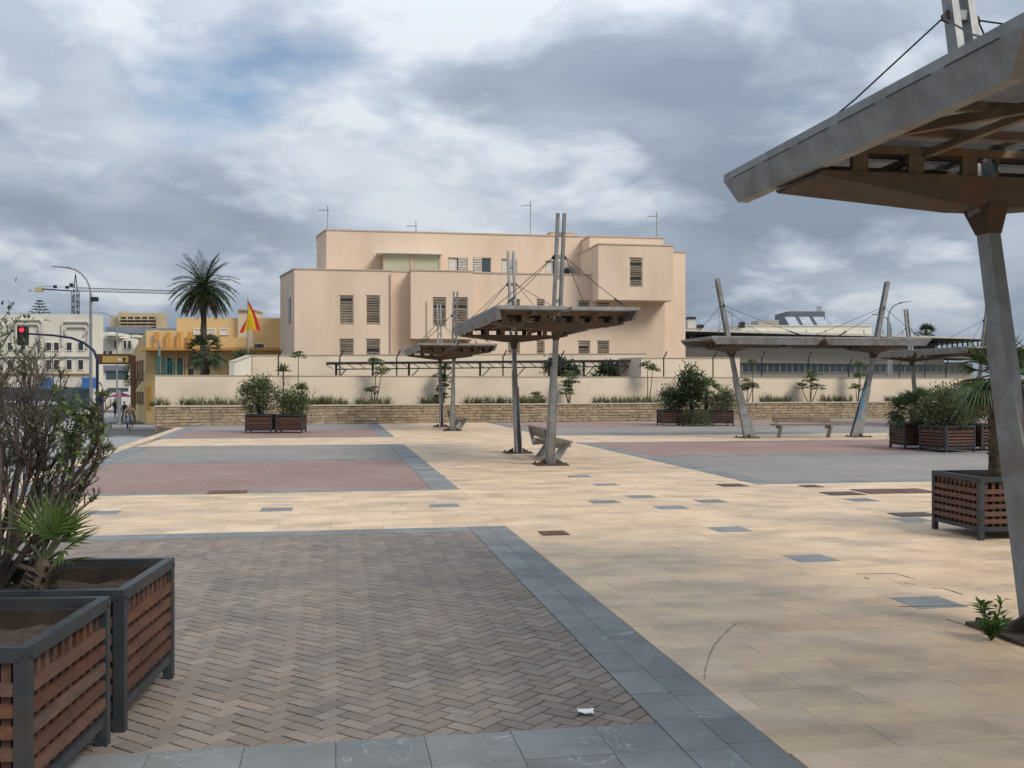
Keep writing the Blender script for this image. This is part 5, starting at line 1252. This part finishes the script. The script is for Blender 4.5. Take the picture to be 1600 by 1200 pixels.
while x < 1500:
    win(rb, x, x + 18.6, 566.5, 582, Yr + .4, 'glass_blue', 'grey_concrete', mull=1); x += 19.5
for k in range(12):
    px = 1080 + k * 30; mb = MB(); mb.tube([at(px, 516, Yr + .8), at(px, 546, Yr + .8)], .06, 5); mb.build('column', 'grey_metal', rb, off=ro)
for k in range(9):
    px = 1464 + k * 8; mb = MB(); mb.tube([at(px, 529, Yr - .5), at(px, 556, Yr - .5)], .07, 5); mb.build('column', 'dark_metal', rb, off=ro)
slope_bar('terrace_slab', 'grey_concrete', 1455, 546, 1545, 549, 12, Yr - .8, 6)
part('penthouse', 'white_wall', rb, [(1150, 1362, 509, 527, Yr + 5, 8)], ro); part('penthouse_cap', 'white_trim', rb, [(1149, 1363, 508, 509.5, Yr + 4.9, 8.2)], ro)
part('plant_room', 'roof_grey', rb, [(1231, 1289, 486.5, 510, Yr + 9, 5)], ro)
part('roof_box', 'grey_concrete', rb, [(1185, 1217, 500, 510, Yr + 6, 3)], ro)
mb = MB()
for k in range(3): mb.tube([at(1277 + k * 3, 487, Yr + 10), at(1277 + k * 3, 479, Yr + 10), at(1279 + k * 3, 479, Yr + 10)], .05, 5)
mb.build('vent_pipe', 'grey_metal', rb, off=ro)
for k in range(4):
    px = 1226 + k * 22; p0 = at(px + 8, 509.5, Yr + 5.2); p1 = at(px + 24, 509.5, Yr + 5.2); q0 = at(px, 496, Yr + 7.2); q1 = at(px + 16, 496, Yr + 7.2)
    mb = MB(); mb.prism([p0, p1, q1, q0], (0, 0, .06)); mb.build('solar_panel', 'panel_grey', rb, off=ro)
mb = MB(); pbox(mb, 1075, 1087, 497, 513, Yr + 3, 1.3); pbox(mb, 1072, 1100, 509, 516, Yr + 4, 1.5); mb.build('roof_tank', 'white_trim', rb, off=ro)
part('tank_cap', 'dark_metal', rb, [(1074.5, 1087.5, 495, 498.5, Yr + 2.9, 1.5)], ro); part('air_conditioner', 'dark_metal', rb, [(1157, 1164, 503, 512, Yr + 4, .8), (1090, 1100, 507, 512, Yr + 3.6, .4)], ro)
antenna('antenna', 1144.5, 489, 513, Yr + 4, 'small antenna on the roof of the long low building', -1); antenna('antenna', 1123.5, 442, 500, Yr + 4, 'thin tall mast behind the left leaning post', -1)
random.seed(11)
fan_palm('roof_palm', 'small palm crown poking above the roof line at far right', at(1447, 590, 125), gz(518, 125) - gz(590, 125), 16, .5, 1.1, leafmat='palm_leaf', trunk_r=.2, dry=3, elmin=-.4)
# ================================================================== SMALL THINGS ON THE PAVING
pp = thing('paper_scrap', 'crumpled white paper scrap on the brown bricks', 'litter', (0.357, 5.0, .002)); mb = MB(); n = 5; vs_ = []
for i in range(n):
    for j in range(n): vs_.append(((i / (n - 1) - .5) * .075 + rnd(-.008, .008), (j / (n - 1) - .5) * .06 + rnd(-.008, .008), .006 + rnd(0, .022)))
mb.add(vs_, [(i * n + j, (i + 1) * n + j, (i + 1) * n + j + 1, i * n + j + 1) for i in range(n - 1) for j in range(n - 1)]); mb.build('sheet', 'paper', pp)
def cover(lab, px, py, wa, wb_, mt='iron_cover'):
    a, b = g_ab(px, py); t = thing('access_cover', lab, 'cover', ab(a, b, .0), TH, 'access covers in the paving'); mb = MB(); mb.box((0, 0, .004), (wa, wb_, .008)); fr = mb.build('frame', mt, t)
    mb = MB(); mb.box((0, 0, .010), (wa - .04, wb_ - .04, .005)); mb.build('lid', mt, t)
    mb = MB()
    for k in range(5): mb.box((0, (k - 2) * wb_ / 6, .0135), (wa * .6, .012, .002))
    mb.build('rib', mt, t)
cover('small rusty red cover beside the corner of the brown brick field', 865, 833.5, .30, .30, 'rust_cover')
cover('rusty cover at the near edge of the red brick field', 356, 769.5, .58, .45, 'rust_cover')
cover('dark cover at the corner of the grey field right of the path', 1144, 758.5, .42, .4)
cover('small dark cover left of the long reddish covers', 1316, 771.5, .55, .42); cover('dark cover on the edge of the grey brick field', 1267, 760, .3, .3)
cover('long reddish cover, left one of two by the near right planter', 1372, 768, .62, .62, 'rust_cover'); cover('long reddish cover, right one of two by the near right planter', 1424, 767.5, .58, .62, 'rust_cover')
cover('dark cover left of the near right planter', 1428, 804.5, .52, .36)

mat('moss', (.06, .055, .022), (.035, .03, .018), rough=1, scale=20)
mat('scuff', (.35, .265, .19), rough=.8)
mat('graffiti_blue', (.05, .17, .30), (.10, .22, .32), rough=.6, scale=8)
mb = MB()
def strip_line(pts, wd, h, mbx, z0=.0):
    P = [Vector(ab(*g_ab(*p))) for p in pts]
    for p, q in zip(P[:-1], P[1:]):
        n = max(2, int((q - p).length / .03)); d = (q - p).normalized(); sd = Vector((-d.y, d.x, 0)); vs_ = []
        for i in range(n + 1):
            c = p.lerp(q, i / n) + sd * rnd(-.004, .004); w_ = wd * rnd(.25, 1.2); vs_ += [c - sd * w_ / 2 + Vector((0, 0, z0)), c + Vector((0, 0, z0 + h * rnd(.3, 1.3))), c + sd * w_ / 2 + Vector((0, 0, z0))]
        mbx.add(vs_, [(3 * i + k, 3 * i + k + 1, 3 * i + k + 4, 3 * i + k + 3) for i in range(n) for k in (0, 1)])
for ln in ([(1338, 897), (1362, 896), (1398, 896), (1430, 905)], [(1350, 902), (1358, 905)], [(1452, 919), (1472, 919), (1504, 929)], [(1402, 948), (1470, 947), (1545, 945)], [(1480, 968), (1520, 981)], [(1412, 911), (1432, 914)]): strip_line(ln, .015, .0025, mb, .0012)
tag(mb.build('joint_moss', 'moss', plaza), kind='stuff')
mb = MB(); strip_line([(1100, 1062), (1102, 1048), (1105, 1034), (1110, 1019), (1117, 1007), (1127, 995), (1139, 983), (1150, 974)], .010, .0002, mb, .0022); tag(mb.build('tyre_mark', 'scuff', plaza), kind='stuff')
p3 = [o for o in bpy.data.objects if o.get('label', '').startswith('broadside')][0]
mb = MB()
for k in range(9):
    z = .55 + k * .11; y0 = -.15 + rnd(-.03, .03) + .02 * (k % 3); w_ = rnd(.03, .075); yy = 1.9 + .2 * z + y0
    mb.prism([(.0695, yy - w_, z), (.0695, yy + w_, z + rnd(-.02, .02)), (.0695, yy + w_ * rnd(.6, 1.1), z + rnd(.08, .15)), (.0695, yy - w_ * .7, z + rnd(.08, .14))], (.0015 + .0004 * k, 0, 0))
tag(mb.build('graffiti', 'graffiti_blue', p3), kind='stuff')
